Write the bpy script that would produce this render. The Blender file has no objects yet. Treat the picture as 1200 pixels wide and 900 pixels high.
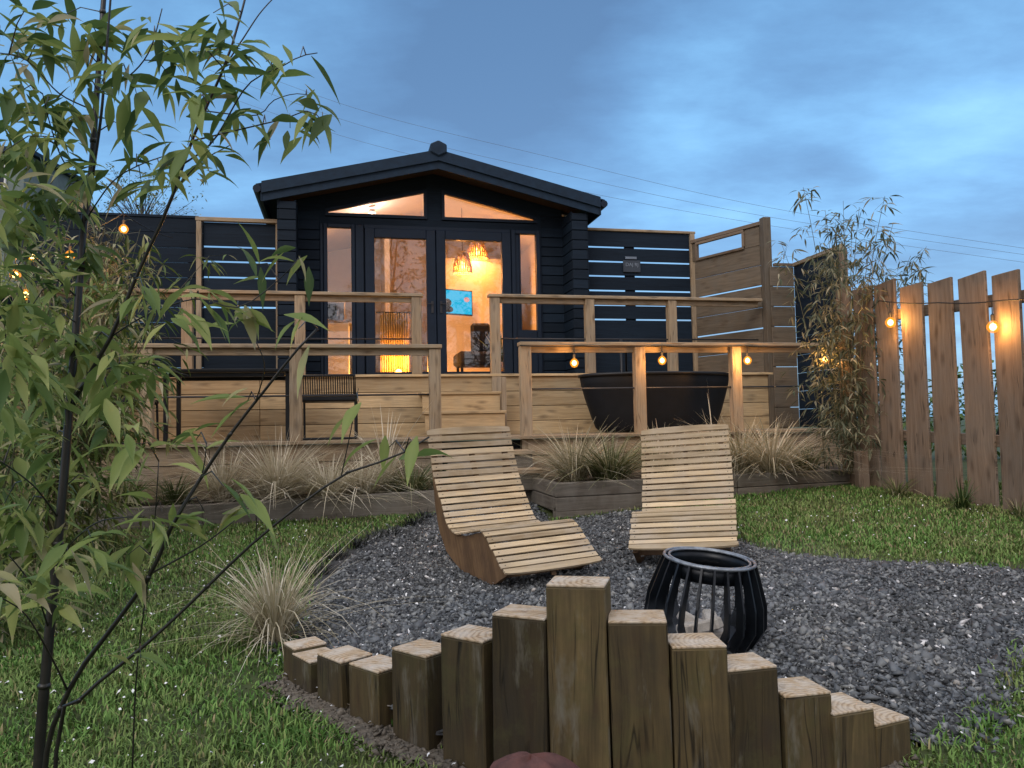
import bpy, math, random
import numpy as np
from mathutils import Vector as V, Matrix
random.seed(7); RNG = np.random.default_rng(11)
S = bpy.context.scene
COL = S.collection
R = math.radians

# ------------------------------------------------------------------ camera model
F, PITCH, ROLL, CZ = 900.0, R(3.0), 0.02, 0.95
FW = V((0, math.cos(PITCH), math.sin(PITCH)))
_r0 = V((1, 0, 0)); _u0 = _r0.cross(FW)
RT = _r0*math.cos(ROLL) - _u0*math.sin(ROLL)
UP = _u0*math.cos(ROLL) + _r0*math.sin(ROLL)
CAM = V((0, 0, CZ))
def ray(x, y): return FW + RT*((x-600)/F) - UP*((y-450)/F)
def at(x, y, Y):
    d = ray(x, y); return CAM + d*(Y/d.y)
cam = bpy.data.cameras.new('camera'); cam.sensor_width = 36; cam.lens = 27; cam.clip_start = .05; cam.clip_end = 2000
co = bpy.data.objects.new('camera', cam); COL.objects.link(co)
M3 = Matrix((RT, UP, -FW)).transposed()
co.matrix_world = Matrix.Translation(CAM) @ M3.to_4x4()
S.camera = co

# deck frame (deck and cabin are turned 12.5 degrees to the view)
TH = R(12.5)
E1 = V((math.cos(TH), math.sin(TH), 0)); E2 = V((-math.sin(TH), math.cos(TH), 0)); EZ = V((0, 0, 1))
def W(u, v, z): return E1*u + E2*v + EZ*z

def sm(a, b, x):
    t = np.clip((x-a)/(b-a), 0, 1); return t*t*(3-2*t)
def g(x, y):
    x = np.asarray(x, float); y = np.asarray(y, float)
    h = .06*np.clip(np.log1p(np.exp((y-3.6)*4))/4, 0, 4.5) + np.where(np.asarray(x) < 0, .008, .03)*np.clip(x, -5, 5)*sm(1.2, 3.5, y) - .05*(1-sm(1.9, 2.9, y))
    return h
def gf(x, y): return float(g(x, y))
def G(px, py):
    d = ray(px, py); lo, hi = .3, 60
    for _ in range(50):
        m = (lo+hi)/2; p = CAM+d*m
        if p.z > gf(p.x, p.y): lo = m
        else: hi = m
    return CAM + d*lo

# ------------------------------------------------------------------ node helpers
def new_mat(name):
    m = bpy.data.materials.new(name); m.use_nodes = True
    nt = m.node_tree; nt.nodes.clear()
    out = nt.nodes.new('ShaderNodeOutputMaterial')
    return m, nt, out
def N(nt, t, **kw):
    n = nt.nodes.new(t)
    for k, v in kw.items():
        if k in n.inputs.keys() if not hasattr(n, k) else False: n.inputs[k].default_value = v
        else: setattr(n, k, v)
    return n
def L(nt, a, b): nt.links.new(a, b)
def ramp(nt, src, stops, interp='LINEAR'):
    r = nt.nodes.new('ShaderNodeValToRGB'); r.color_ramp.interpolation = interp
    el = r.color_ramp.elements
    while len(el) < len(stops): el.new(.5)
    for e, (p, c) in zip(el, stops):
        e.position = p; e.color = (*c, 1) if len(c) == 3 else c
    if src is not None: L(nt, src, r.inputs[0])
    return r
def mixc(nt, f, a, b, mode='MIX'):
    m = nt.nodes.new('ShaderNodeMix'); m.data_type = 'RGBA'; m.blend_type = mode
    for s, v in ((m.inputs[0], f), (m.inputs[6], a), (m.inputs[7], b)):
        if hasattr(v, 'links'): L(nt, v, s)
        elif isinstance(v, (int, float)): s.default_value = v
        else: s.default_value = (*v, 1)
    return m.outputs[2]
def math_(nt, op, a, b=None, c=None, clamp=False):
    m = nt.nodes.new('ShaderNodeMath'); m.operation = op; m.use_clamp = clamp
    for i, v in enumerate((a, b, c)):
        if v is None: continue
        if hasattr(v, 'links'): L(nt, v, m.inputs[i])
        else: m.inputs[i].default_value = v
    return m.outputs[0]
def noise(nt, vec, scale, detail=4, rough=.55, dims='3D'):
    n = nt.nodes.new('ShaderNodeTexNoise'); n.noise_dimensions = dims
    n.inputs['Scale'].default_value = scale; n.inputs['Detail'].default_value = detail; n.inputs['Roughness'].default_value = rough
    if vec is not None: L(nt, vec, n.inputs['Vector'])
    return n.outputs['Fac']
def mapping(nt, vec, scale):
    m = nt.nodes.new('ShaderNodeMapping'); m.inputs['Scale'].default_value = scale
    L(nt, vec, m.inputs['Vector']); return m.outputs[0]
def attr(nt, name):
    a = nt.nodes.new('ShaderNodeAttribute'); a.attribute_name = name; return a.outputs['Fac']
def bsdf(nt, out, rough=.6, spec=.4):
    b = nt.nodes.new('ShaderNodeBsdfPrincipled'); b.inputs['Roughness'].default_value = rough
    b.inputs['Specular IOR Level'].default_value = spec
    L(nt, b.outputs[0], out.inputs[0]); return b
def bump(nt, h, b, strength=.3, dist=.01):
    n = nt.nodes.new('ShaderNodeBump'); n.inputs['Strength'].default_value = strength; n.inputs['Distance'].default_value = dist
    L(nt, h, n.inputs['Height']); L(nt, n.outputs[0], b.inputs['Normal'])

def wood(name, a, b, knots=.6, grey=None, greyf=.4, rough=.72, spread=.5, streak=38, knotcol=(.05, .028, .014), spec=.3, moss=None, cracks=0, pale=None):
    m, nt, out = new_mat(name); bs = bsdf(nt, out, rough, spec)
    uv = nt.nodes.new('ShaderNodeUVMap').outputs[0]
    geo = nt.nodes.new('ShaderNodeNewGeometry').outputs['Position']
    # warp for the grain
    wn = noise(nt, mapping(nt, uv, (1.5, 6, 1)), 1, 2)
    va = nt.nodes.new('ShaderNodeVectorMath'); va.operation = 'ADD'
    cmb = nt.nodes.new('ShaderNodeCombineXYZ'); L(nt, math_(nt, 'MULTIPLY', wn, .09), cmb.inputs[1])
    L(nt, uv, va.inputs[0]); L(nt, cmb.outputs[0], va.inputs[1])
    g1 = noise(nt, mapping(nt, va.outputs[0], (1.6, streak, 1)), 1, 5, .6)
    g2 = noise(nt, mapping(nt, va.outputs[0], (5, streak*4.5, 1)), 1, 3, .6)
    lo = noise(nt, mapping(nt, uv, (.9, 5, 1)), 1, 3)
    t = math_(nt, 'ADD', math_(nt, 'MULTIPLY', g1, .65), math_(nt, 'MULTIPLY', lo, .35))
    c = ramp(nt, t, [(.32, a), (.68, b)]).outputs[0]
    rn = attr(nt, 'rnd')
    br = math_(nt, 'ADD', 1-spread/2, math_(nt, 'MULTIPLY', rn, spread))
    cb = nt.nodes.new('ShaderNodeCombineColor')
    for i in range(3): L(nt, br, cb.inputs[i])
    c = mixc(nt, 1, c, cb.outputs[0], 'MULTIPLY')
    fg = ramp(nt, g2, [(.35, (.72, .72, .72)), (.6, (1.06, 1.06, 1.06))]).outputs[0]
    c = mixc(nt, .8, c, fg, 'MULTIPLY')
    if knots:
        vo = nt.nodes.new('ShaderNodeTexVoronoi'); vo.voronoi_dimensions = '2D'; vo.inputs['Scale'].default_value = 1
        L(nt, mapping(nt, va.outputs[0], (2.6, 8, 1)), vo.inputs['Vector'])
        k = ramp(nt, vo.outputs['Distance'], [(.03, (1, 1, 1)), (.12, (.55, .55, .55)), (.22, (0, 0, 0))]).outputs[0]
        c = mixc(nt, math_(nt, 'MULTIPLY', k, knots), c, knotcol)
    if grey:
        gn = noise(nt, mapping(nt, geo, (3, 3, 2)), 1.6, 5, .65)
        c = mixc(nt, math_(nt, 'MULTIPLY', ramp(nt, gn, [(.42, (0, 0, 0)), (.68, (1, 1, 1))]).outputs[0], greyf), c, grey)
    if moss:
        gn = noise(nt, geo, 7, 5, .7)
        c = mixc(nt, math_(nt, 'MULTIPLY', ramp(nt, gn, [(.5, (0, 0, 0)), (.72, (1, 1, 1))]).outputs[0], .6), c, moss)
    hgt = math_(nt, 'ADD', g1, g2)
    if pale:
        pn = noise(nt, mapping(nt, va.outputs[0], (2.4, 9, 1)), 1, 5, .7)
        c = mixc(nt, math_(nt, 'MULTIPLY', ramp(nt, pn, [(.56, (0, 0, 0)), (.68, (1, 1, 1))]).outputs[0], .7), c, pale)
    if cracks:
        cn = noise(nt, mapping(nt, va.outputs[0], (.7, 16, 1)), 1, 2)
        ln_ = math_(nt, 'ABSOLUTE', math_(nt, 'SUBTRACT', cn, .5))
        mk = noise(nt, mapping(nt, uv, (3, 5, 1)), 1, 2)
        k = math_(nt, 'MULTIPLY', ramp(nt, ln_, [(.0, (1, 1, 1)), (.018, (0, 0, 0))]).outputs[0], ramp(nt, mk, [(.45, (0, 0, 0)), (.55, (1, 1, 1))]).outputs[0])
        c = mixc(nt, math_(nt, 'MULTIPLY', k, cracks), c, tuple(x*.16 for x in a)); hgt = math_(nt, 'SUBTRACT', hgt, math_(nt, 'MULTIPLY', k, 3))
    L(nt, c, bs.inputs['Base Color'])
    bump(nt, hgt, bs, .35, .004)
    return m

def plain(name, col, rough=.5, metal=0, spec=.5, var=.25, scale=12, col2=None, bumpk=0):
    m, nt, out = new_mat(name); bs = bsdf(nt, out, rough, spec); bs.inputs['Metallic'].default_value = metal
    geo = nt.nodes.new('ShaderNodeNewGeometry').outputs['Position']
    n = noise(nt, geo, scale, 5, .65)
    c2 = col2 or tuple(x*(1-var) for x in col)
    L(nt, ramp(nt, n, [(.35, c2), (.65, col)]).outputs[0], bs.inputs['Base Color'])
    rr = math_(nt, 'ADD', rough-.08, math_(nt, 'MULTIPLY', n, .16)); L(nt, rr, bs.inputs['Roughness'])
    if bumpk: bump(nt, n, bs, bumpk, .01)
    return m
def emit(name, col, s):
    m, nt, out = new_mat(name); e = nt.nodes.new('ShaderNodeEmission')
    e.inputs[0].default_value = (*col, 1); e.inputs[1].default_value = s; L(nt, e.outputs[0], out.inputs[0]); return m
def glass(name, refl=1.0, tint=(.96, .98, 1)):
    m, nt, out = new_mat(name)
    t = nt.nodes.new('ShaderNodeBsdfTransparent'); t.inputs[0].default_value = (*tint, 1)
    gl = nt.nodes.new('ShaderNodeBsdfGlossy'); gl.inputs['Roughness'].default_value = .01
    fr = nt.nodes.new('ShaderNodeFresnel'); fr.inputs[0].default_value = 1.5
    f = math_(nt, 'MULTIPLY', fr.outputs[0], 1.8*refl, clamp=True)
    mx = nt.nodes.new('ShaderNodeMixShader'); L(nt, f, mx.inputs[0]); L(nt, t.outputs[0], mx.inputs[1]); L(nt, gl.outputs[0], mx.inputs[2])
    L(nt, mx.outputs[0], out.inputs[0]); return m
def leafmat(name, stops, transl=.3, rough=.45):
    m, nt, out = new_mat(name)
    b = nt.nodes.new('ShaderNodeBsdfPrincipled'); b.inputs['Roughness'].default_value = rough; b.inputs['Specular IOR Level'].default_value = .35
    tr = nt.nodes.new('ShaderNodeBsdfTranslucent')
    uv = nt.nodes.new('ShaderNodeUVMap').outputs[0]
    c = ramp(nt, attr(nt, 'rnd'), stops).outputs[0]
    v = noise(nt, mapping(nt, uv, (3, 60, 1)), 1, 2)
    c = mixc(nt, .35, c, ramp(nt, v, [(.3, (.6, .6, .6)), (.7, (1.1, 1.1, 1.1))]).outputs[0], 'MULTIPLY')
    sep = nt.nodes.new('ShaderNodeSeparateXYZ'); L(nt, uv, sep.inputs[0])
    L(nt, c, b.inputs['Base Color']); L(nt, c, tr.inputs[0])
    mx = nt.nodes.new('ShaderNodeMixShader'); mx.inputs[0].default_value = transl
    L(nt, b.outputs[0], mx.inputs[1]); L(nt, tr.outputs[0], mx.inputs[2]); L(nt, mx.outputs[0], out.inputs[0]); return m

# ------------------------------------------------------------------ materials
M = {}
M['deck'] = wood('deck timber', (.36, .245, .125), (.62, .46, .265), knots=.5, grey=(.34, .29, .2), greyf=.35, spread=.45)
M['rail'] = wood('rail timber', (.235, .165, .10), (.42, .315, .20), knots=.6, grey=(.29, .26, .21), greyf=.5, spread=.35, cracks=.5)
M['sleeper'] = wood('treated post timber', (.044, .031, .014), (.108, .078, .034), knots=.5, grey=(.028, .024, .02), greyf=.6, spread=1.25, streak=26, moss=(.075, .07, .026), cracks=.9, pale=(.16, .15, .12))
M['cut'] = wood('sawn post end', (.30, .21, .13), (.55, .43, .30), knots=.0, grey=(.5, .45, .4), greyf=.5, spread=.4, streak=24)
def endgrain():
    m, nt, out = new_mat('sawn end grain'); bs = bsdf(nt, out, .7, .3)
    gc = nt.nodes.new('ShaderNodeTexCoord').outputs['Generated']; oi = nt.nodes.new('ShaderNodeObjectInfo').outputs['Random']
    sp = nt.nodes.new('ShaderNodeSeparateXYZ'); L(nt, gc, sp.inputs[0])
    dx = math_(nt, 'SUBTRACT', sp.outputs[0], math_(nt, 'MULTIPLY', oi, 1.1)); dy = math_(nt, 'SUBTRACT', sp.outputs[1], math_(nt, 'ADD', -.5, math_(nt, 'MULTIPLY', oi, .9)))
    d = math_(nt, 'SQRT', math_(nt, 'ADD', math_(nt, 'MULTIPLY', dx, dx), math_(nt, 'MULTIPLY', dy, dy)))
    n = noise(nt, gc, 5, 4, .6); d = math_(nt, 'ADD', d, math_(nt, 'MULTIPLY', n, .12))
    w_ = math_(nt, 'SINE', math_(nt, 'MULTIPLY', d, 70))
    c = ramp(nt, math_(nt, 'MULTIPLY_ADD', w_, .5, .5), [(.1, (.30, .205, .12)), (.6, (.47, .36, .24))]).outputs[0]
    geo = nt.nodes.new('ShaderNodeNewGeometry').outputs['Position']
    gn = noise(nt, geo, 14, 5, .7)
    c = mixc(nt, ramp(nt, gn, [(.42, (0, 0, 0)), (.7, (.85, .85, .85))]).outputs[0], c, (.56, .52, .46))
    g2 = noise(nt, geo, 23, 4, .7); c = mixc(nt, ramp(nt, g2, [(.56, (0, 0, 0)), (.72, (.7, .7, .7))]).outputs[0], c, (.12, .075, .04))
    L(nt, c, bs.inputs['Base Color']); bump(nt, math_(nt, 'ADD', w_, gn), bs, .25, .003); return m
M['endgrain'] = endgrain()
M['fence'] = wood('fence timber', (.125, .085, .056), (.25, .18, .125), knots=.6, grey=(.17, .145, .12), greyf=.5, spread=.5, cracks=.7)
M['slat'] = wood('lounger slat larch', (.36, .25, .14), (.62, .49, .31), knots=.3, grey=(.45, .38, .3), greyf=.55, spread=.75, streak=60)
M['ply'] = wood('lounger side board', (.11, .064, .032), (.22, .135, .07), knots=.3, grey=(.07, .042, .028), greyf=.8, spread=.2, streak=14)
M['old'] = wood('weathered sleeper', (.095, .082, .066), (.21, .185, .15), knots=.3, grey=(.24, .225, .20), greyf=.5, spread=.4)
M['black'] = wood('black stained board', (.006, .012, .022), (.011, .022, .038), knots=.15, spread=.5, rough=.65, knotcol=(.006, .012, .022), spec=.16)
M['screen'] = wood('brown screen board', (.105, .08, .053), (.195, .15, .105), knots=.4, grey=(.13, .118, .10), greyf=.5, spread=.35)
M['soffit'] = wood('soffit board', (.03, .018, .011), (.06, .038, .022), knots=.3, spread=.3)
M['roof'] = plain('dark roof sheet', (.013, .030, .056), .65, spec=.2, var=.35)
M['frame'] = plain('anthracite frame', (.006, .015, .032), .5, spec=.25, var=.25)
M['metal'] = plain('black metal', (.012, .013, .016), .42, metal=.3, var=.3)
M['steel'] = plain('galvanised wire', (.35, .36, .38), .4, metal=.8)
M['wire'] = plain('grey wire', (.12, .14, .17), .6)
M['rod'] = plain('dark rail rod', (.045, .045, .05), .45, metal=.5)
M['tub'] = plain('black tub shell', (.008, .011, .016), .6, spec=.25, var=.3)
M['pit'] = plain('black fire pit steel', (.010, .014, .020), .38, metal=.4, var=.5)
M['pitrim'] = plain('worn rim steel', (.30, .33, .37), .42, metal=.6, var=.5, scale=30)
M['glass'] = glass('window glass')
M['wallin'] = plain('cream interior wall', (.72, .64, .52), .8, var=.06)
M['ceil'] = plain('white boarded ceiling', (.78, .74, .7), .75, var=.06)
M['floorin'] = wood('interior floor', (.2, .12, .06), (.36, .24, .14), knots=.2)
M['curtain'] = plain('ochre curtain', (.62, .42, .16), .85, var=.15)
M['white'] = plain('white lacquer', (.72, .72, .7), .4, var=.06)
M['darkfab_shade'] = plain('dark fabric and deck shade', (.02, .02, .024), .9)  # chair fabric, and the dark of the shade sheets behind the fascias
M['wicker'] = plain('woven wicker', (.75, .5, .2), .75, var=.4, scale=90)
M['lampglow'] = emit('glowing lamp bulb', (1, .55, .15), 10)
M['bulb'] = emit('lit filament', (1, .55, .12), 22)
m_, nt_, out_ = new_mat('amber bulb glass'); e_ = nt_.nodes.new('ShaderNodeEmission'); e_.inputs[0].default_value = (1, .34, .03, 1); e_.inputs[1].default_value = 1.3
t_ = nt_.nodes.new('ShaderNodeBsdfTransparent'); x_ = nt_.nodes.new('ShaderNodeMixShader'); x_.inputs[0].default_value = .5
L(nt_, t_.outputs[0], x_.inputs[1]); L(nt_, e_.outputs[0], x_.inputs[2]); L(nt_, x_.outputs[0], out_.inputs[0]); M['amber'] = m_
M['tvs'] = emit('screen picture', (.01, .40, .62), 1.2)
M['tvp'] = emit('screen warm patch', (.9, .35, .3), .9)
M['cable'] = plain('black cable', (.012, .012, .012), .6)
M['soil'] = plain('dark soil', (.045, .034, .026), .95, var=.5, scale=40, bumpk=.6)
M['chip'] = plain('grit', (.17, .145, .115), .9, var=.6, scale=60)
M['rock'] = plain('reddish rock', (.12, .045, .038), .75, var=.55, scale=14, bumpk=.5)
M['bark'] = plain('dark bamboo cane', (.016, .015, .012), .4, var=.5, scale=30)
M['cane2'] = plain('olive bamboo cane', (.12, .11, .05), .5, var=.5, scale=30)
M['leafnear'] = leafmat('green bamboo leaf', [(0, (.06, .11, .04)), (.3, (.14, .22, .066)), (.62, (.255, .335, .095)), (.86, (.42, .46, .16)), (.95, (.45, .40, .24)), (1, (.5, .45, .3))], .45)
M['leafback'] = leafmat('olive bamboo leaf', [(0, (.06, .075, .042)), (.5, (.15, .155, .09)), (.8, (.27, .24, .145)), (1, (.42, .36, .25))], .3, .6)
M['leafright'] = leafmat('pale olive bamboo leaf', [(0, (.055, .08, .048)), (.5, (.14, .16, .10)), (.8, (.25, .25, .16)), (1, (.44, .41, .29))], .35, .6)
M['leafmid'] = leafmat('mixed bamboo leaf', [(0, (.045, .085, .024)), (.4, (.12, .18, .04)), (.7, (.25, .28, .08)), (1, (.5, .44, .28))], .3, .5)
M['straw'] = leafmat('dry straw blade', [(0, (.15, .155, .07)), (.25, (.34, .30, .18)), (.6, (.60, .53, .38)), (1, (.80, .74, .60))], .25, .6)
M['strawg'] = leafmat('green straw blade', [(0, (.045, .075, .02)), (.5, (.11, .13, .045)), (.8, (.26, .25, .12)), (1, (.5, .44, .3))], .2, .6)
M['mondo'] = leafmat('black grass blade', [(0, (.012, .016, .016)), (.7, (.028, .032, .028)), (1, (.06, .06, .045))], .1, .5)
M['green'] = leafmat('green blade', [(0, (.03, .06, .015)), (.6, (.06, .11, .03)), (1, (.14, .17, .06))], .25, .5)
M['hedge'] = leafmat('hedge leaf', [(0, (.035, .08, .025)), (.6, (.085, .16, .04)), (1, (.17, .24, .07))], .25, .5)
M['petal'] = plain('white petal', (.75, .75, .76), .7, var=.1)

def lawn_mat(name, blade):
    m, nt, out = new_mat(name); bs = bsdf(nt, out, .75, .25)
    geo = nt.nodes.new('ShaderNodeNewGeometry').outputs['Position']
    n1 = noise(nt, geo, 1.7, 4, .6); n2 = noise(nt, geo, 9, 4, .6)
    if blade:
        c = ramp(nt, attr(nt, 'rnd'), [(0, (.05, .12, .024)), (.5, (.11, .23, .048)), (.88, (.20, .31, .085)), (.95, (.22, .2, .09)), (1, (.32, .27, .15))]).outputs[0]
        yel = mixc(nt, .5, c, (.19, .20, .075))
        c = mixc(nt, ramp(nt, n1, [(.42, (0, 0, 0)), (.62, (1, 1, 1))]).outputs[0], c, yel)
    else:
        c = ramp(nt, n2, [(.3, (.03, .045, .014)), (.6, (.055, .07, .022)), (.8, (.085, .07, .04))]).outputs[0]
        bump(nt, n2, bs, .5, .02)
    L(nt, c, bs.inputs['Base Color']); return m
M['lawn'] = lawn_mat('lawn soil and moss', False)
M['blade'] = lawn_mat('lawn blade', True)
def stone_mat():
    m, nt, out = new_mat('slate chipping'); bs = bsdf(nt, out, .6, .4)
    geo = nt.nodes.new('ShaderNodeNewGeometry').outputs['Position']
    c = ramp(nt, attr(nt, 'rnd'), [(0, (.040, .044, .048)), (.35, (.088, .097, .105)), (.7, (.155, .168, .178)), (.93, (.235, .245, .24)), (.965, (.30, .28, .25)), (.985, (.62, .61, .6)), (1, (.7, .7, .7))]).outputs[0]
    br = ramp(nt, noise(nt, geo, 2.2, 4, .6), [(.3, (.8, .82, .86)), (.7, (1.15, 1.1, 1.06))]).outputs[0]
    c = mixc(nt, 1, c, br, 'MULTIPLY')
    L(nt, c, bs.inputs['Base Color']); return m
M['stone'] = stone_mat()
M['gravelbase'] = plain('gravel dust', (.075, .076, .08), .85, var=.75, scale=70, col2=(.016, .016, .018), bumpk=1)

# ------------------------------------------------------------------ object helpers
ORG = {}
def tag(o, label=None, cat=None, group=None, kind=None):
    if label: o['label'] = label
    if cat: o['category'] = cat
    if group: o['group'] = group
    if kind: o['kind'] = kind
    return o
def thing(name, loc, label, cat, group=None):
    o = bpy.data.objects.new(name, None); o.empty_display_size = .1; COL.objects.link(o)
    o.location = loc; ORG[o.name] = V(loc); return tag(o, label, cat, group)

class MB:
    def __init__(s): s.v = []; s.f = []; s.uv = []; s.r = []; s.m = []
    def face(s, pts, uvs=None, r=None, mi=0):
        i = len(s.v); s.v += [tuple(p) for p in pts]; s.f.append(tuple(range(i, i+len(pts))))
        s.uv += list(uvs) if uvs else [(p[0], p[1]) for p in pts]
        s.r.append(random.random() if r is None else r); s.m.append(mi)
    def box(s, c, ax, ay, az, lx, ly, lz, r=None, endmat=0, topmat=None):
        """lx is the grain direction; shared verts so bevels work"""
        if r is None: r = random.random()
        c = V(c); ou = random.random()*20; ov = random.random()*20
        i0 = len(s.v)
        P = []
        for dx in (-.5, .5):
            for dy in (-.5, .5):
                for dz in (-.5, .5):
                    P.append((dx*lx, dy*ly, dz*lz)); s.v.append(tuple(c+ax*(dx*lx)+ay*(dy*ly)+az*(dz*lz)))
        q = [((0, 1, 3, 2), 'e'), ((4, 6, 7, 5), 'e'), ((0, 4, 5, 1), 'z'), ((2, 3, 7, 6), 'z'), ((0, 2, 6, 4), 'y'), ((1, 5, 7, 3), 'y')]
        for k, (idx, t) in enumerate(q):
            s.f.append(tuple(i0+j for j in idx)); s.r.append(r)
            s.m.append(endmat if t == 'e' else 0)
            for j in idx:
                x, y, z = P[j]
                if t == 'e': s.uv.append((ou+y*.7, ov+z+k))
                elif t == 'z': s.uv.append((ou+x, ov+z+k*.5))
                else: s.uv.append((ou+x, ov+y+k*.5))
    def beam(s, p0, p1, w, h, up=EZ, r=None, endmat=0):
        p0, p1 = V(p0), V(p1); d = p1-p0; l = d.length; a = d.normalized()
        y = V(up).cross(a)
        if y.length < 1e-4: y = V((1, 0, 0)).cross(a)
        y.normalize(); z = a.cross(y)
        s.box((p0+p1)/2, a, y, z, l, w, h, r, endmat)
    def poly(s, pts, ext, r=None, mi=0):
        """closed outline pushed along ext"""
        if r is None: r = random.random()
        pts = [V(p) for p in pts]; ext = V(ext); n = len(pts); i0 = len(s.v)
        s.v += [tuple(p) for p in pts]+[tuple(p+ext) for p in pts]
        a = (pts[1]-pts[0]).normalized(); nn = ext.normalized(); b = nn.cross(a)
        uv = [((p-pts[0]).dot(a), (p-pts[0]).dot(b)) for p in pts]
        s.f.append(tuple(range(i0, i0+n))); s.uv += uv; s.r.append(r); s.m.append(mi)
        s.f.append(tuple(range(i0+2*n-1, i0+n-1, -1))); s.uv += uv[::-1]; s.r.append(r); s.m.append(mi)
        for k in range(n):
            j = (k+1) % n; s.f.append((i0+k, i0+n+k, i0+n+j, i0+j)); s.r.append(r); s.m.append(mi)
            s.uv += [(k*.3, 0), (k*.3, ext.length), (k*.3+(pts[j]-pts[k]).length, ext.length), (k*.3+(pts[j]-pts[k]).length, 0)]
    def tube(s, pts, rad, seg=8, r=None, caps=True):
        pts = [V(p) for p in pts]
        if r is None: r = random.random()
        rads = rad if hasattr(rad, '__len__') else [rad]*len(pts)
        i0 = len(s.v); prev = None; acc = 0; ls = []
        for k, p in enumerate(pts):
            t = (pts[min(k+1, len(pts)-1)]-pts[max(k-1, 0)]).normalized()
            if prev is None:
                a = t.orthogonal().normalized()
            else: a = (prev-t*prev.dot(t)).normalized()
            prev = a; b = t.cross(a)
            if k: acc += (p-pts[k-1]).length
            ls.append(acc)
            for q in range(seg):
                an = 2*math.pi*q/seg; s.v.append(tuple(p+(a*math.cos(an)+b*math.sin(an))*rads[k]))
        for k in range(len(pts)-1):
            for q in range(seg):
                q2 = (q+1) % seg
                s.f.append((i0+k*seg+q, i0+k*seg+q2, i0+(k+1)*seg+q2, i0+(k+1)*seg+q)); s.r.append(r); s.m.append(0)
                c = .02
                s.uv += [(ls[k], q*c), (ls[k], (q+1)*c), (ls[k+1], (q+1)*c), (ls[k+1], q*c)]
        if caps:
            s.f.append(tuple(i0+q for q in range(seg))[::-1]); s.uv += [(0, 0)]*seg; s.r.append(r); s.m.append(0)
            e = i0+(len(pts)-1)*seg
            s.f.append(tuple(e+q for q in range(seg))); s.uv += [(0, 0)]*seg; s.r.append(r); s.m.append(0)
    def lathe(s, c, prof, seg=24, sx=1, sy=1, ax=None, r=None, closed=False):
        """prof: list of (radius, z) from c"""
        if r is None: r = random.random()
        A, B, Z = ax or (V((1, 0, 0)), V((0, 1, 0)), EZ)
        i0 = len(s.v); c = V(c)
        for (rr, z) in prof:
            for q in range(seg):
                an = 2*math.pi*q/seg; s.v.append(tuple(c+A*(rr*sx*math.cos(an))+B*(rr*sy*math.sin(an))+Z*z))
        K = len(prof)
        for k in range(K if closed else K-1):
            k2 = (k+1) % K
            for q in range(seg):
                q2 = (q+1) % seg
                s.f.append((i0+k*seg+q, i0+k*seg+q2, i0+k2*seg+q2, i0+k2*seg+q)); s.r.append(r); s.m.append(0)
                s.uv += [(q*.1, k*.1), (q*.1+.1, k*.1), (q*.1+.1, k*.1+.1), (q*.1, k*.1+.1)]
    def build(s, name, mat, parent=None, bevel=0, smooth=False, **tg):
        me = bpy.data.meshes.new(name)
        org = V((0, 0, 0)); own = parent is None
        if parent is not None: org = ORG[parent.name]
        vs = [(x-org.x, y-org.y, z-org.z) for x, y, z in s.v]
        me.from_pydata(vs, [], s.f)
        ul = me.uv_layers.new(name='UVMap'); ul.data.foreach_set('uv', np.array(s.uv, 'f').ravel())
        at_ = me.attributes.new('rnd', 'FLOAT', 'FACE'); at_.data.foreach_set('value', np.array(s.r, 'f'))
        for mm in (mat if isinstance(mat, (list, tuple)) else [mat]): me.materials.append(mm)
        me.polygons.foreach_set('material_index', np.array(s.m, 'i'))
        if smooth: me.polygons.foreach_set('use_smooth', np.ones(len(s.f), bool))
        me.update()
        o = bpy.data.objects.new(name, me); COL.objects.link(o)
        if parent is not None: o.parent = parent
        ORG[o.name] = org
        if bevel:
            b = o.modifiers.new('bevel', 'BEVEL'); b.width = bevel; b.segments = 1; b.limit_method = 'ANGLE'
        tag(o, **tg); return o

def npmesh(name, verts, faces, rnd, mat, parent=None, uv=None, **tg):
    """faces: (n,k) array of one size"""
    org = ORG[parent.name] if parent is not None else V((0, 0, 0))
    verts = np.asarray(verts, 'f') - np.array(org, 'f'); faces = np.asarray(faces, 'i'); n, k = faces.shape
    me = bpy.data.meshes.new(name)
    me.vertices.add(len(verts)); me.vertices.foreach_set('co', verts.ravel())
    me.loops.add(n*k); me.loops.foreach_set('vertex_index', faces.ravel())
    me.polygons.add(n); me.polygons.foreach_set('loop_start', np.arange(0, n*k, k, dtype='i')); me.polygons.foreach_set('loop_total', np.full(n, k, 'i'))
    a = me.attributes.new('rnd', 'FLOAT', 'FACE'); a.data.foreach_set('value', np.asarray(rnd, 'f'))
    if uv is not None:
        ul = me.uv_layers.new(name='UVMap'); ul.data.foreach_set('uv', np.asarray(uv, 'f').ravel())
    me.materials.append(mat); me.update(); me.validate()
    o = bpy.data.objects.new(name, me); COL.objects.link(o)
    if parent is not None: o.parent = parent
    ORG[o.name] = org
    return tag(o, **tg)

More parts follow.
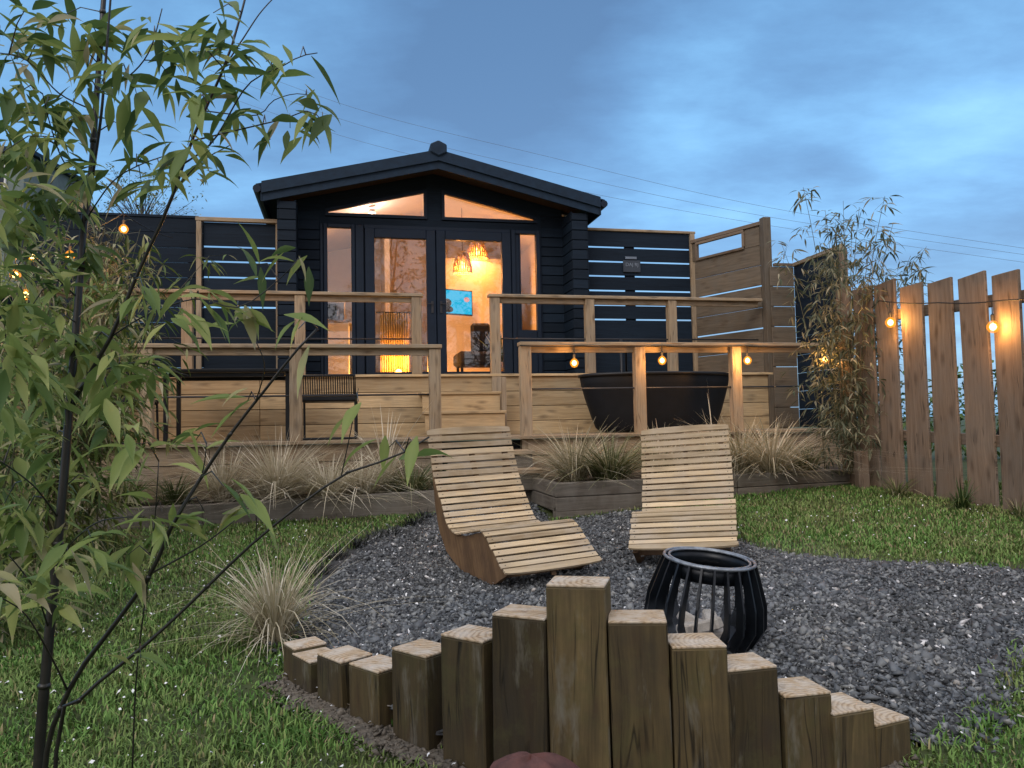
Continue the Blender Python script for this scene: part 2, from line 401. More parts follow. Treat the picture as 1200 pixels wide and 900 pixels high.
# ================================================================== TERRAIN
xs = np.concatenate([[-400, -150, -60, -25, -14, -9], np.arange(-7, 8.01, .1), [10, 14, 25, 60, 150, 400]])
ys = np.concatenate([[-60, -20, -8, -3, -1], np.arange(0, 10.01, .1), [11, 13, 17, 25, 40, 80, 200, 700]])
X, Y = np.meshgrid(xs, ys); Z = g(X, Y) + .006*np.sin(X*7.3+Y*3.1)*np.sin(Y*6.1-X*2)*(Y < 10)
vv = np.stack([X, Y, Z], -1).reshape(-1, 3); nx = len(xs)
ii, jj = np.meshgrid(np.arange(len(ys)-1), np.arange(nx-1), indexing='ij'); a0 = (ii*nx+jj).ravel()
LAWN = npmesh('lawn_ground', vv, np.stack([a0, a0+1, a0+nx+1, a0+nx], -1), np.zeros(len(a0)), M['lawn'], kind='structure')

# post row positions (front faces), tops measured
posts_px = [(338, 756, 2.95, .133), (352, 770, 2.85, .117), (385, 770, 2.70, .159), (425, 782, 2.55, .168), (478, 764, 2.40, .258), (540, 747, 2.25, .339), (605, 722, 2.15, .421),
            (675, 686, 2.1, .512), (748, 728, 2.07, .421), (818, 757, 2.06, .356), (880, 783, 2.08, .29), (942, 812, 2.12, .208), (996, 832, 2.14, .153), (1040, 845, 2.2, .098)]
PW = .15
cen = [at(px, 700, Yd) for px, _, Yd, _ in posts_px]
# gravel outline (on the ground)
gp = [G(500, 603), G(470, 617), G(425, 633), G(375, 660), G(352, 690), G(345, 725)]
gp = [(p.x, p.y) for p in gp] + [(-.88, 3.02)] + [(p.x, p.y+.06) for p in cen[1:]]
gp += [(1.30, 2.32), (1.62, 2.62), (2.0, 3.0), (2.6, 3.3), (4.2, 3.4), (4.2, 4.1)]
gp += [(p.x, p.y) for p in (G(1190, 664), G(1100, 660), G(1000, 655), G(930, 648), G(862, 630))]
q0 = W(2.6, 6.19, 0); gp += [(q0.x, q0.y)]
q1 = W(1.66, 6.09, 0); q2 = W(1.72, 7.2, 0); q3 = W(.85, 7.2, 0); q4 = W(.85, 6.68, 0)
gp += [(q.x, q.y) for q in (q1, q2, q3, q4)]
GP = np.array(gp)
def inside(px, py, poly):
    c = np.zeros(px.shape, bool); n = len(poly)
    for i in range(n):
        x1, y1 = poly[i]; x2, y2 = poly[(i+1) % n]
        cond = ((y1 > py) != (y2 > py)) & (px < (x2-x1)*(py-y1)/(y2-y1+1e-12)+x1)
        c ^= cond
    return c
def edist(px, py, poly):
    d = np.full(px.shape, 9.); n = len(poly)
    for i in range(n):
        x1, y1 = poly[i]; x2, y2 = poly[(i+1) % n]; dx, dy = x2-x1, y2-y1
        t = np.clip(((px-x1)*dx+(py-y1)*dy)/(dx*dx+dy*dy+1e-12), 0, 1)
        d = np.minimum(d, np.hypot(px-x1-t*dx, py-y1-t*dy))
    return d
lv = np.empty(len(LAWN.data.vertices)*3, 'f'); LAWN.data.vertices.foreach_get('co', lv); lv = lv.reshape(-1, 3)
lx, ly = lv[:, 0].astype(float), lv[:, 1].astype(float)
lv[:, 2] -= .06*(inside(lx, ly, GP) & (edist(lx, ly, GP) > .04)); LAWN.data.vertices.foreach_set('co', lv.ravel()); LAWN.data.update()
def gravel_z(x, y):
    d = edist(x, y, GP); raise_ = .055*(1-sm(2.9, 4.2, y))*(1-sm(1.0, 1.9, x))
    dp = edist(x, y, np.array([(p.x, p.y) for p in cen] + [(p.x, p.y+.01) for p in cen][::-1]))
    k = np.maximum(np.clip(d/.22, 0, 1), np.clip(1.6-dp/.12, 0, 1))
    return g(x, y) - .008 + .014*k + raise_*k + .013*np.sin(x*4+y*2)*np.sin(y*3.7+x)
xs = np.arange(-1.2, 4.4, .05); ys = np.arange(1.9, 7.6, .05)
X, Y = np.meshgrid(xs, ys); ins = inside(X+.025, Y+.025, GP)
Z = gravel_z(X, Y); vv = np.stack([X, Y, Z], -1).reshape(-1, 3); nx = len(xs)
ii, jj = np.nonzero(ins[:-1, :-1]); a0 = ii*nx+jj
npmesh('gravel_bed', vv, np.stack([a0, a0+1, a0+nx+1, a0+nx], -1), np.zeros(len(a0)), M['gravelbase'], kind='structure')
# chippings
def chips(n, lo, hi, xr, yr, test, zf, name, mat, smin=.006, smax=.015, white=.0, **tg):
    x = RNG.uniform(*xr, n); y = RNG.uniform(*yr, n); k = test(x, y); x, y = x[k], y[k]; n = len(x)
    z = zf(x, y); s = RNG.gamma(2.2, 1, n)/2.2; s = np.clip(s, .4, 3.0)*RNG.uniform(smin, smax, n)
    base = np.array([(1, 0, 0), (-1, 0, 0), (0, 1, 0), (0, -1, 0), (0, 0, 1), (0, 0, -1)], float)
    P = base[None]*s[:, None, None]*RNG.uniform(.55, 1.25, (n, 6, 1)) + RNG.normal(0, .25, (n, 6, 3))*s[:, None, None]
    P[:, :, 2] *= .62
    q = RNG.normal(size=(n, 3)); q /= np.linalg.norm(q, axis=1)[:, None]
    an = RNG.uniform(0, 6.28, n); c, s_ = np.cos(an)[:, None], np.sin(an)[:, None]
    x0 = P[:, :, 0]*c-P[:, :, 1]*s_; P[:, :, 1] = P[:, :, 0]*s_+P[:, :, 1]*c; P[:, :, 0] = x0
    tl = RNG.normal(0, .35, (n, 2)); P[:, :, 2] += P[:, :, 0]*tl[:, :1]+P[:, :, 1]*tl[:, 1:]
    P += np.stack([x, y, z+s*.25], -1)[:, None]
    f = np.array([(0, 2, 4), (2, 1, 4), (1, 3, 4), (3, 0, 4), (2, 0, 5), (1, 2, 5), (3, 1, 5), (0, 3, 5)])
    Fc = (np.arange(n)*6)[:, None, None]+f[None]
    r = RNG.uniform(0, .955, n)**1.15; w = RNG.uniform(size=n) < white; r[w] = RNG.uniform(.96, 1, w.sum())
    return npmesh(name, P.reshape(-1, 3), Fc.reshape(-1, 3), np.repeat(r, 8), mat, **tg)
def gtest(x, y):
    ok = inside(x, y, GP) | ((edist(x, y, GP) < .12*RNG.uniform(size=x.shape)**3) & ((y > 3.15) | (x > 1.3))); ok &= np.abs(x) < .72*y+.2
    return ok & (RNG.uniform(size=x.shape) < np.clip(1.3-.15*y, .4, 1))
chips(480000, 0, 1, (-1.1, 4.2), (2.0, 7.5), gtest, gravel_z, 'gravel', M['stone'], .004, .0095, .018, kind='stuff', label='dark slate grey gravel chippings with a few white bits around the fire pit')
# gritty soil strip outside the posts
strip = []
for k, p in enumerate(cen):
    strip.append((p.x, p.y+.05))
so = [(p.x*1.0-(.02 if p.x < 0 else -.02)-.03*(p.x < -.3), p.y-.055) for p in cen][::-1]
SP = np.array(strip+so)
def stz(x, y): return g(x, y)+.004
xs = np.arange(-1.4, 1.5, .03); ys = np.arange(1.7, 3.2, .03); X, Y = np.meshgrid(xs, ys); ins = inside(X+.015, Y+.015, SP)
vv = np.stack([X, Y, g(X, Y)+.010], -1).reshape(-1, 3); nx = len(xs); ii, jj = np.nonzero(ins[:-1, :-1]); a0 = ii*nx+jj
npmesh('soil_strip', vv, np.stack([a0, a0+1, a0+nx+1, a0+nx], -1), np.zeros(len(a0)), M['chip'], kind='structure')
chips(60000, 0, 1, (-1.3, 1.4), (1.75, 3.2), lambda x, y: edist(x, y, SP) < np.where(inside(x, y, SP), 9, .07*RNG.uniform(size=x.shape)**2), lambda x, y: g(x, y)+.008, 'soil_grit', M['chip'], .0025, .007, kind='stuff', label='pale brown grit along the foot of the timber posts')

# lawn blades
def blades(name, n, xr, yr, test, zf, hmin, hmax, mat, wd=.0022, **tg):
    x = RNG.uniform(*xr, n); y = RNG.uniform(*yr, n); k = test(x, y); x, y = x[k], y[k]; n = len(x)
    z = zf(x, y)-.004
    tuft = .7+.6*(np.sin(x*9+1.3*np.sin(y*7))*np.sin(y*8+x*3)*.5+.5)
    h = RNG.uniform(hmin, hmax, n)*tuft; an = RNG.uniform(0, 6.28, n); lean = RNG.uniform(.1, 1.0, n)*h
    dx, dy = np.cos(an), np.sin(an); w = wd*RNG.uniform(.7, 1.5, n)*(1+.12*y); px, py = -dy*w, dx*w
    b = np.stack([x, y, z], -1); m_ = b+np.stack([dx*lean*.3, dy*lean*.3, h*.6], -1); t = b+np.stack([dx*lean, dy*lean, h*(1-.25*lean/h)], -1)
    pv = np.stack([px, py, np.zeros(n)], -1)
    P = np.stack([b-pv, b+pv, m_+pv*.8, m_-pv*.8, t+pv*.12, t-pv*.12], 1)
    f = np.array([(0, 1, 2, 3), (3, 2, 4, 5)]); Fc = (np.arange(n)*6)[:, None, None]+f
    r = np.repeat(np.clip(RNG.uniform(0, 1, n)+.22*sm(3.2, 5, y)*RNG.uniform(0, 1, n), 0, 1), 2)
    return npmesh(name, P.reshape(-1, 3), Fc.reshape(-1, 4), r, mat, **tg)
def ltest(x, y):
    di = edist(x, y, GP)*np.where(inside(x, y, GP), -1, 1); ok = (di > .03-.13*RNG.uniform(size=x.shape)**3) & ~inside(x, y, SP)
    uvu = x*E1.x+y*E1.y; uvv = x*E2.x+y*E2.y
    ok &= (uvv < np.where(uvu < 1.2, 6.92, 6.10+.14*(uvu-1.7))) & (np.abs(x) < .72*y+.25)
    ok &= (x < -.2) | ((y < 3.6) & (x > .9)) | (y > 4)
    ok &= RNG.uniform(size=x.shape) < np.clip(1.35-.17*y, .35, 1)*(.45+.55*np.clip(.5+.6*np.sin(x*3.1+2+1.3*np.sin(y*4))*np.sin(y*2.3+1.1*np.sin(x*5)), 0, 1))
    return ok
blades('lawn_grass', 760000, (-4.2, 4.4), (.95, 7.2), ltest, g, .016, .042, M['blade'], kind='stuff', label='short patchy green lawn grass around the gravel')
# petals
def petals(n):
    x = RNG.uniform(-2.8, 3.6, n); y = RNG.uniform(1.1, 6.6, n); k = (np.abs(x) < .72*y) & ((x < -.1) | (RNG.uniform(size=n) < .35)); x, y = x[k], y[k]; n = len(x)
    k2 = inside(x, y, GP); z = np.where(k2, gravel_z(x, y)+.018, g(x, y)+.03)
    s = RNG.uniform(.003, .010, n); an = RNG.uniform(0, 6.28, n); t = RNG.normal(0, .4, (n, 2))
    a = np.stack([np.cos(an), np.sin(an), t[:, 0]], -1)*s[:, None]; b = np.stack([-np.sin(an), np.cos(an), t[:, 1]], -1)*s[:, None]*.65
    c = np.stack([x, y, z], -1); up = np.array([0, 0, .003])
    P = np.stack([c-a, c-b*.8+up, c+a*.7-b*.5, c+a, c+a*.6+b*.6+up, c+b], 1)
    npmesh('fallen_petals', P.reshape(-1, 3), (np.arange(n)*6)[:, None]+np.arange(6)[None], np.zeros(n), M['petal'], kind='stuff', label='small white fallen petals scattered over lawn and gravel')
petals(2800)

# ================================================================== POST ROW
plabels = ['lowest weathered timber post at the left end, nearly buried in gravel', 'low post with chipped top, second from the left end beside the dry grass',
 'short timber post turned sideways, third from the left end', 'short greyish post with pale sawn top, fourth from the left end', 'knee low brown post with a knot, fifth from the left end',
 'medium brown post with bright sawn top, two left of the tallest post', 'dark stained post directly left of the tallest timber post', 'tallest square timber post in the stepped row before the gravel',
 'brown post with cracked golden top directly right of the tallest post', 'olive brown post two right of the tallest, in front of the fire pit', 'dark brown post with rounded corner, third right of the tallest post',
 'short olive post with pale top, third from the right end', 'low post with honey brown top, second from the right end', 'lowest grey splintered post at the right end beside the lawn']
for k, (px, py, Yd, zt) in enumerate(posts_px):
    p = cen[k]; a = cen[max(k-1, 0)]; b = cen[min(k+1, len(cen)-1)]
    t = V((b.x-a.x, b.y-a.y, 0)).normalized(); n = V((-t.y, t.x, 0))
    if k == 0 or k == len(cen)-1: w = .14
    else: w = PW
    # width follows neighbours so that the posts stand side by side
    dl = (V((p.x, p.y, 0))-V((a.x, a.y, 0))).length if k else .1; dr = (V((b.x, b.y, 0))-V((p.x, p.y, 0))).length if k < len(cen)-1 else .13
    w = (min(dl, dr)*.6+max(dl, dr)*.4)-.004 if k not in (0, len(cen)-1) else max(dl, dr)-.008
    w = max(.09, min(.162, w))
    zb = gf(p.x, p.y)-.25; h = zt-zb; c = V((p.x, p.y, 0))+n*(.065)
    root = thing('timber_post', (c.x, c.y, gf(p.x, p.y)), plabels[k], 'post', 'stepped timber posts edging the gravel')
    tilt = V((random.uniform(-.012, .012), random.uniform(-.012, .012), 1)).normalized()
    mb = MB(); ax = tilt; ay = (t-ax*t.dot(ax)).normalized(); az = ax.cross(ay)
    rr = {6: .12, 7: 1.0, 8: .55, 9: .72, 10: .2, 5: .42, 11: .8, 12: .9, 3: .6, 13: .75}.get(k, .4)
    mb.box(c+V((0, 0, (zt+zb)/2-.004)), ax, ay, az, h-.008, w, .13, rr)
    mb.build('post_body', M['sleeper'], root, bevel=.004)
    mb = MB(); mb.box(c+V((0, 0, zt))+V((tilt.x*h/2, tilt.y*h/2, -.004)), ay, az, ax, w-.002, .128, .0075, random.random())
    mb.build('sawn_top', M['endgrain'], root, bevel=.002)

# ================================================================== DECKS
ZU, ZL = 1.555, .83
def boards_v(mb, u0, u1, v0, v1, z, pitch=.145, th=.03):
    v = v0
    while v < v1-.02:
        w = min(pitch-.006, v1-v); mb.box(W((u0+u1)/2, v+w/2, z-th/2), E1, E2, EZ, u1-u0, w, th); v += pitch
# upper deck
ud = thing('upper_deck', W(1, 9.6, ZU-.7), 'raised upper timber deck with horizontal board front below the cabin doors', 'deck')
mb = MB(); boards_v(mb, -3.6, 5.7, 8.95, 10.38, ZU); mb.build('deck_boards', M['deck'], ud, bevel=.003)
mb = MB()
for k in range(4):
    z1 = ZU-.034-k*.178
    for (ua, ub) in ((-3.6, -.9), (-.896, 1.9), (1.904, 3.55), (3.554, 5.7)):
        mb.box(W((ua+ub)/2, 9.0, z1-.086), E1, EZ, E2, ub-ua, .172, .03)
mb.build('front_fascia', M['deck'], ud, bevel=.004)
mb = MB(); mb.box(W(1.05, 9.035, 1.16), E1, EZ, E2, 9.3, .72, .02); mb.build('under_deck_shade', M['darkfab_shade'], ud)  # added dark sheet: keeps sky out of the gaps, reads as under-deck shade
# lower deck
ld = thing('lower_deck', W(1, 8.2, .3), 'lower timber terrace deck with hot tub and dining set on it', 'deck')
mb = MB(); boards_v(mb, -3.6, 5.75, 7.48, 8.97, ZL); mb.build('deck_boards', M['rail'], ld, bevel=.003)
mb = MB()
for k in range(4):
    z1 = ZL-.034-k*.17
    for (ua, ub) in ((-3.6, -1.2), (-1.196, .93), (1.82, 3.4), (3.404, 5.75)):
        mb.box(W((ua+ub)/2, 7.55, z1-.082), E1, EZ, E2, ub-ua, .164, .03)
mb.build('front_fascia', M['rail'], ld, bevel=.004)
for (ua, ub) in ((-3.6, .93), (1.82, 5.75)):
    mb = MB(); mb.box(W((ua+ub)/2, 7.59, .42), E1, EZ, E2, ub-ua, .74, .02); mb.build('under_deck_shade', M['darkfab_shade'], ld)  # added dark sheets stand in for the shade under the lower deck
mb = MB(); mb.box(W(1.37, 7.7, .42), E1, EZ, E2, 1.0, .74, .02); mb.build('under_deck_shade', M['darkfab_shade'], ld)  # another added shade sheet, set back behind the lower steps
# upper steps
st = thing('upper_steps', W(1.37, 8.7, ZL), 'wide board steps from lower terrace up to the cabin doors', 'steps')
for k, (z, v) in enumerate(((1.335, 8.72), (1.11, 8.46))):
    mb = MB(); mb.box(W(1.34, v+.12, z-.016), E1, E2, EZ, .93, .27, .032); mb.build('tread', M['deck'], st, bevel=.004)
    mb = MB(); mb.box(W(1.34, v+.02, z-.034-.095), E1, EZ, E2, .90, .19, .025); mb.build('riser', M['deck'], st, bevel=.003)
mb = MB(); mb.beam(W(1.83, 8.7, ZL), W(1.83, 8.7, 1.50), .05, .05, E2); mb.build('side_batten', M['rail'], st)
ls = thing('lower_steps', W(1.35, 7.25, .3), 'short flight of weathered steps from the gravel up to the terrace', 'steps')
for k, (z, v) in enumerate(((.70, 7.16), (.535, 6.88))):
    mb = MB(); mb.box(W(1.37, v+.14, z-.02), E1, E2, EZ, .86, .30, .04); mb.build('tread', M['rail'], ls, bevel=.004)
    mb = MB(); mb.box(W(1.37, v+.03, z-.042-.075), E1, EZ, E2, .82, .15, .025); mb.build('riser', M['old'], ls, bevel=.003)
mb = MB(); mb.box(W(1.37, 7.0, .30), E1, EZ, E2, .80, .16, .025); mb.build('kick_board', M['old'], ls)

# ------------------------------------------------------------------ railings
def railing(label, v, u0, u1, zt, zb, pus, rodz, capw=.12, posts_to=None, over=(.05, .05), mat='rail'):
    r = thing('railing', W((u0+u1)/2, v, zb), label, 'railing', 'deck railings')
    for k, pu in enumerate(pus):
        z0 = posts_to[k] if posts_to else zb
        mb = MB(); mb.beam(W(pu, v, z0), W(pu, v, zt-.042), .115, .09, E2); mb.build('post', M[mat], r, bevel=.005)
    mb = MB(); mb.beam(W(u0, v, zt-.02), W(u1, v, zt-.02), capw, .038, EZ); mb.build('handrail', M[mat], r, bevel=.005)
    mb = MB(); mb.beam(W(u0+.04, v+.01, zt-.075), W(u1-.04, v+.01, zt-.075), .035, .06, EZ); mb.build('sub_rail', M[mat], r, bevel=.003)
    mb = MB()
    for z in rodz: mb.tube([W(u0+.05, v, z), W(u1-.05, v, z)], .009, 8)
    mb.build('rail_rod', M['rod'], r, smooth=True)
    return r
railing('left railing of the upper deck in front of the black screen', 9.0, -3.5, .94, 2.505, ZU, (-3.1, -1.66, -.46, .86), (1.97,))
railing('right railing of the upper deck leading to the brown screen', 9.0, 1.72, 5.33, 2.515, ZU, (1.80, 2.99, 4.08), (1.98,), posts_to=(.9, ZU, ZU))
railing('left railing of the lower terrace behind the dry grasses', 7.6, -3.5, .97, 1.755, ZL, (-3.0, -1.75, -.43, .90), (1.262,), capw=.13, posts_to=(.5, .5, .5, .5))
railing('right railing of the lower terrace hung with light bulbs', 7.6, 1.76, 5.2, 1.785, ZL, (1.825, 3.06, 4.17), (1.305,), capw=.13, posts_to=(.42, .4, .4))

# ================================================================== CABIN
VC = 10.40; ZF = 1.60
cab = thing('cabin', W(1.25, 11.5, ZU), 'dark navy timber cabin with gabled roof, glazed doors and warm lit room', 'cabin')
UC = 1.257; UH = 2.21; ZR = 4.50; SL = .24        # ridge, slope
def zroof(u): return ZR-.06-abs(u-UC)*SL
# cladding on the front: rows left and right of the glazing, wings
mb = MB()
def clad(u0, u1, z0, z1, v, th=.03, pitch=.135):
    z = z0
    while z < z1-.01:
        h = min(pitch, z1-z)
        mb.box(W((u0+u1)/2, v, z+h/2), E1, EZ, E2, u1-u0, h-.012, th)
        mb.box(W((u0+u1)/2, v+.012, z+h/2), E1, EZ, E2, u1-u0, h, th*.6, .2)
        z += pitch
clad(-.75, -.27, ZU, 3.9, VC); mb.build('front_cladding', M['black'], cab, bevel=.003)
mb = MB(); clad(2.76, 3.29, ZU, 3.9, VC); mb.build('front_cladding', M['black'], cab, bevel=.003)
for (a, b, ui, uo, um) in ((-.76, -.55, -.56, -.765, -.655), (3.08, 3.29, 3.09, 3.295, 3.185)):
    mb = MB(); clad(a, b, ZU, 3.82, 9.93)
    for z in np.arange(ZU, 3.8, .135):     # side faces of the wing and the long side wall
        mb.box(W(ui, 10.17, z+.0675), E2, EZ, E1, .44, .123, .025)
        mb.box(W(uo, 12.1, z+.0675), E2, EZ, E1, 4.35, .123, .03)
    mb.box(W(um, 12.1, 2.7), E2, EZ, E1, 4.1, 2.2, .15, .1)
    mb.build('side_wing', M['black'], cab, bevel=.003)
# gable panel around the high windows
mb = MB()
vg = VC-.012
def gpoly(pts): mb.poly([W(u, vg, z) for u, z in pts], E2*.03)
ztr0 = 3.775
def ztop(u): return zroof(u)-.225
lT = (-.20, 1.155); rT = (1.36, 2.71)
gpoly([(-.56, ztr0-.11), (3.08, ztr0-.11), (3.08, ztr0-.01), (-.56, ztr0-.01)])
gpoly([(-.56, ztr0-.01), (lT[0], ztr0-.01), (lT[0], ztop(lT[0])), (lT[0], zroof(lT[0])-.03), (-.56, zroof(-.56)-.03)])
gpoly([(rT[1], ztr0-.01), (3.08, ztr0-.01), (3.08, zroof(3.08)-.03), (rT[1], zroof(rT[1])-.03)])
gpoly([(lT[0], ztop(lT[0])+.004), (lT[1], ztop(lT[1])+.004), (lT[1], zroof(lT[1])-.03), (lT[0], zroof(lT[0])-.03)])
gpoly([(rT[0], ztop(rT[0])+.004), (rT[1], ztop(rT[1])+.004), (rT[1], zroof(rT[1])-.03), (rT[0], zroof(rT[0])-.03)])
gpoly([(lT[1], ztr0-.01), (rT[0], ztr0-.01), (rT[0], zroof(rT[0])-.03), (UC, zroof(UC)-.03), (lT[1], zroof(lT[1])-.03)])
mb.build('gable_panel', M['black'], cab)
# post panels between doors and side lights, header, sills
mb = MB()
for (a, b, z0, z1) in ((-.27, -.23, ZU, 3.665), (.19, .30, ZU, 3.665), (2.435, 2.46, ZU, 3.665), (2.32, 2.435, ZU, 3.665), (2.74, 2.76, ZU, 3.665)):
    mb = MB(); mb.box(W((a+b)/2, VC-.004, (z0+z1)/2), EZ, E1, E2, z1-z0, b-a-.002, .06); mb.build('wall_post', M['frame'], cab, bevel=.004)
def window(u0, u1, z0, z1, v, fw=.055, name='window', transom=None, solid_below=None):
    fr = MB()
    for (a, b, c, d) in ((u0, u0+fw, z0, z1), (u1-fw, u1, z0, z1)):
        fr.box(W((a+b)/2, v, (c+d)/2), EZ, E1, E2, d-c, b-a, .07)
    for (c, d) in ((z0, z0+fw), (z1-fw, z1)) + (((transom-.03, transom+.03),) if transom else ()):
        fr.box(W((u0+u1)/2, v, (c+d)/2), E1, EZ, E2, u1-u0-2*fw-.002, d-c, .066)
    if solid_below: fr.box(W((u0+u1)/2, v+.01, (z0+fw+solid_below)/2), E1, EZ, E2, u1-u0-2*fw, solid_below-z0-fw, .04)
    f = fr.build(name, M['frame'], cab, bevel=.005)
    gl = MB(); zb = (solid_below or z0+fw)
    gl.box(W((u0+u1)/2, v+.012, (zb+z1-fw)/2), E1, EZ, E2, u1-u0-2*fw, z1-fw-zb, .006)
    gl.build('pane', M['glass'], f)
    return f
window(-.225, .185, ZU+.05, 3.665, VC-.015, .05)
window(2.325+.0, 2.735, ZU+.05, 3.665, VC-.03, .055, solid_below=2.26)
for (u0, u1, hs) in ((.315, 1.262, 1), (1.272, 2.315, -1)):
    fr = MB(); fw = .125; z0, z1 = ZU+.03, 3.62; v = VC-.02
    for (a, b) in ((u0, u0+fw), (u1-fw, u1)): fr.box(W((a+b)/2, v, (z0+z1)/2), EZ, E1, E2, z1-z0, b-a, .075)
    for (c, d) in ((z0, z0+fw-.03), (z1-fw, z1)): fr.box(W((u0+u1)/2, v, (c+d)/2), E1, EZ, E2, u1-u0-2*fw-.002, d-c, .07)
    d = fr.build('glazed_door', M['frame'], cab, bevel=.006)
    gl = MB(); gl.box(W((u0+u1)/2, v+.012, (z0+z1)/2+.015), E1, EZ, E2, u1-u0-2*fw, z1-z0-2*fw+.03, .006); gl.build('pane', M['glass'], d)
    hu = u1-.055 if hs > 0 else u0+.055
    h = MB(); h.box(W(hu, v-.045, 2.56), EZ, E1, E2, .16, .028, .015); h.tube([W(hu, v-.05, 2.60), W(hu, v-.08, 2.60), W(hu-hs*.07, v-.08, 2.60)], .007, 8)
    h.build('handle', M['rod'], d)
mb = MB(); mb.box(W(1.31, VC-.01, 3.645), E1, EZ, E2, 2.0, .045, .06); mb.build('door_head', M['frame'], cab)
for (a, b) in ((-.30, -.182), (.142, .436), (1.142, 1.392), (2.196, 2.374), (2.687, 2.80)):
    mb = MB(); mb.box(W((a+b)/2, VC+.045, (ZU+3.62)/2), EZ, E1, E2, 3.62-ZU, b-a, .02); mb.build('jamb_light_block', M['frame'], cab)  # added dark strips block room light leaking through the frame joints
mb = MB(); mb.box(W(1.25, VC+.045, 3.716), E1, EZ, E2, 3.2, .185, .02); mb.build('head_light_block', M['frame'], cab)  # added strip over the doors, stops the leak along the header
# trapezoid windows
for (a, b) in (lT, rT):
    fr = MB(); fw = .04; v = VC-.035
    zo = [(a, ztr0), (b, ztr0), (b, ztop(b)), (a, ztop(a))]
    ia, ib = a+fw, b-fw
    zi = [(ia, ztr0+fw), (ib, ztr0+fw), (ib, ztop(ib)-fw), (ia, ztop(ia)-fw)]
    if zi[3][1] < zi[0][1]+.01: zi[3] = (ia, zi[0][1]+.01)
    if zi[2][1] < zi[1][1]+.01: zi[2] = (ib, zi[1][1]+.01)
    for k in range(4):
        j = (k+1) % 4
        fr.poly([W(zo[k][0], v, zo[k][1]), W(zo[j][0], v, zo[j][1]), W(zi[j][0], v, zi[j][1]), W(zi[k][0], v, zi[k][1])], E2*.06)
    f = fr.build('gable_window', M['frame'], cab)
    gl = MB(); gl.poly([W(u, v+.03, z) for u, z in zi], E2*.006); gl.build('pane', M['glass'], f)
# roof
mb = MB()
UL, UR = UC-UH, UC+UH
vr0, vr1 = 9.86, 14.2
for s_ in (-1, 1):
    ue = UC+s_*UH
    prof = [(UC, ZR-.05), (ue, ZR-.05-UH*SL), (ue, ZR-UH*SL+.03), (UC, ZR+.03)]
    pts = [W(u, vr0+.03, z) for u, z in prof]
    mb.poly(pts if s_ > 0 else pts[::-1], E2*(vr1-vr0))
    # tile battens: courses along the slope
    for k in range(9):
        u = UC+s_*UH*(k+1)/9.2; z = ZR+.04-abs(u-UC)*SL
        mb.beam(W(u, vr0+.0, z), W(u, vr1, z), .25, .02, EZ+E1*(s_*SL))
r_ = mb.build('roof', M['roof'], cab)
mb = MB()
for s_ in (-1, 1):
    ue = UC+s_*(UH+.005)
    for (dz0, dz1, dv, th) in ((-.185, .045, 0, .03), (-.085, .06, -.03, .028)):
        prof = [(UC, ZR+dz0), (ue, ZR+dz0-UH*SL), (ue, ZR+dz1-UH*SL), (UC, ZR+dz1)]
        pts = [W(u, vr0+dv, z) for u, z in prof]
        mb.poly(pts, E2*th)
    # eaves fascia along the side and gutter
    mb.box(W(ue, (vr0+vr1)/2, ZR-UH*SL-.07), E2, EZ, E1, vr1-vr0, .22, .025)
mb.build('barge_board', M['roof'], cab)
mb = MB()
for s_ in (-1, 1):
    ue = UC+s_*(UH+.06); mb = MB(); mb.tube([W(ue, vr0-.02, ZR-UH*SL-.03), W(ue, vr1, ZR-UH*SL-.03)], .05, 10); mb.build('gutter', M['frame'], cab)
mb = MB(); hexp = [(math.cos(R(60*k+30))*.125, math.sin(R(60*k+30))*.105) for k in range(6)]
mb.poly([W(UC+a, vr0-.06, ZR+.07+b) for a, b in hexp], E2*(vr1-vr0+.1)); mb.build('ridge_cap', M['roof'], cab, bevel=.012)
mb = MB()
for s_ in (-1, 1):
    prof = [(UC, zroof(UC)-.02), (UC+s_*2.05, zroof(UC+2.05)-.02), (UC+s_*2.05, zroof(UC+2.05)-.005), (UC, zroof(UC)-.005)]
    mb.poly([W(u, vr0+.05, z) for u, z in prof], E2*.50)
mb.build('soffit', M['soffit'], cab)
# interior shell
VB = 13.6
mb = MB()
mb.poly([W(u, VB, z) for u, z in ((-.58, 1.55), (3.1, 1.55), (3.1, 3.93), (UC, 4.36), (-.58, 3.93))], E2*.1); mb.box(W(-.575, 12.03, 2.76), E2, EZ, E1, 3.1, 2.36, .03); mb.box(W(3.095, 12.03, 2.76), E2, EZ, E1, 3.1, 2.36, .03)
mb.box(W(.72, 12.9, 2.9), E2, EZ, E1, 1.3, 2.6, .08)          # partition
mb.box(W(2.20, 12.2, 2.62), E1, EZ, E2, 1.3, 2.05, .06)         # low partition carrying the screen
mb.build('inner_wall', M['wallin'], cab)
mb = MB(); 
for s_ in (-1, 1):
    prof = [(UC, ZR-.14), (UC+s_*1.98, ZR-.14-1.98*SL), (UC+s_*1.98, ZR-.11-1.98*SL), (UC, ZR-.11)]
    mb.poly([W(u, VC+.04, z) for u, z in prof], E2*(VB-VC))
mb.build('inner_ceiling', M['ceil'], cab)
mb = MB(); boards_v(mb, -.6, 3.1, VC+.03, VB, ZF, .16); mb.build('inner_floor', M['floorin'], cab)

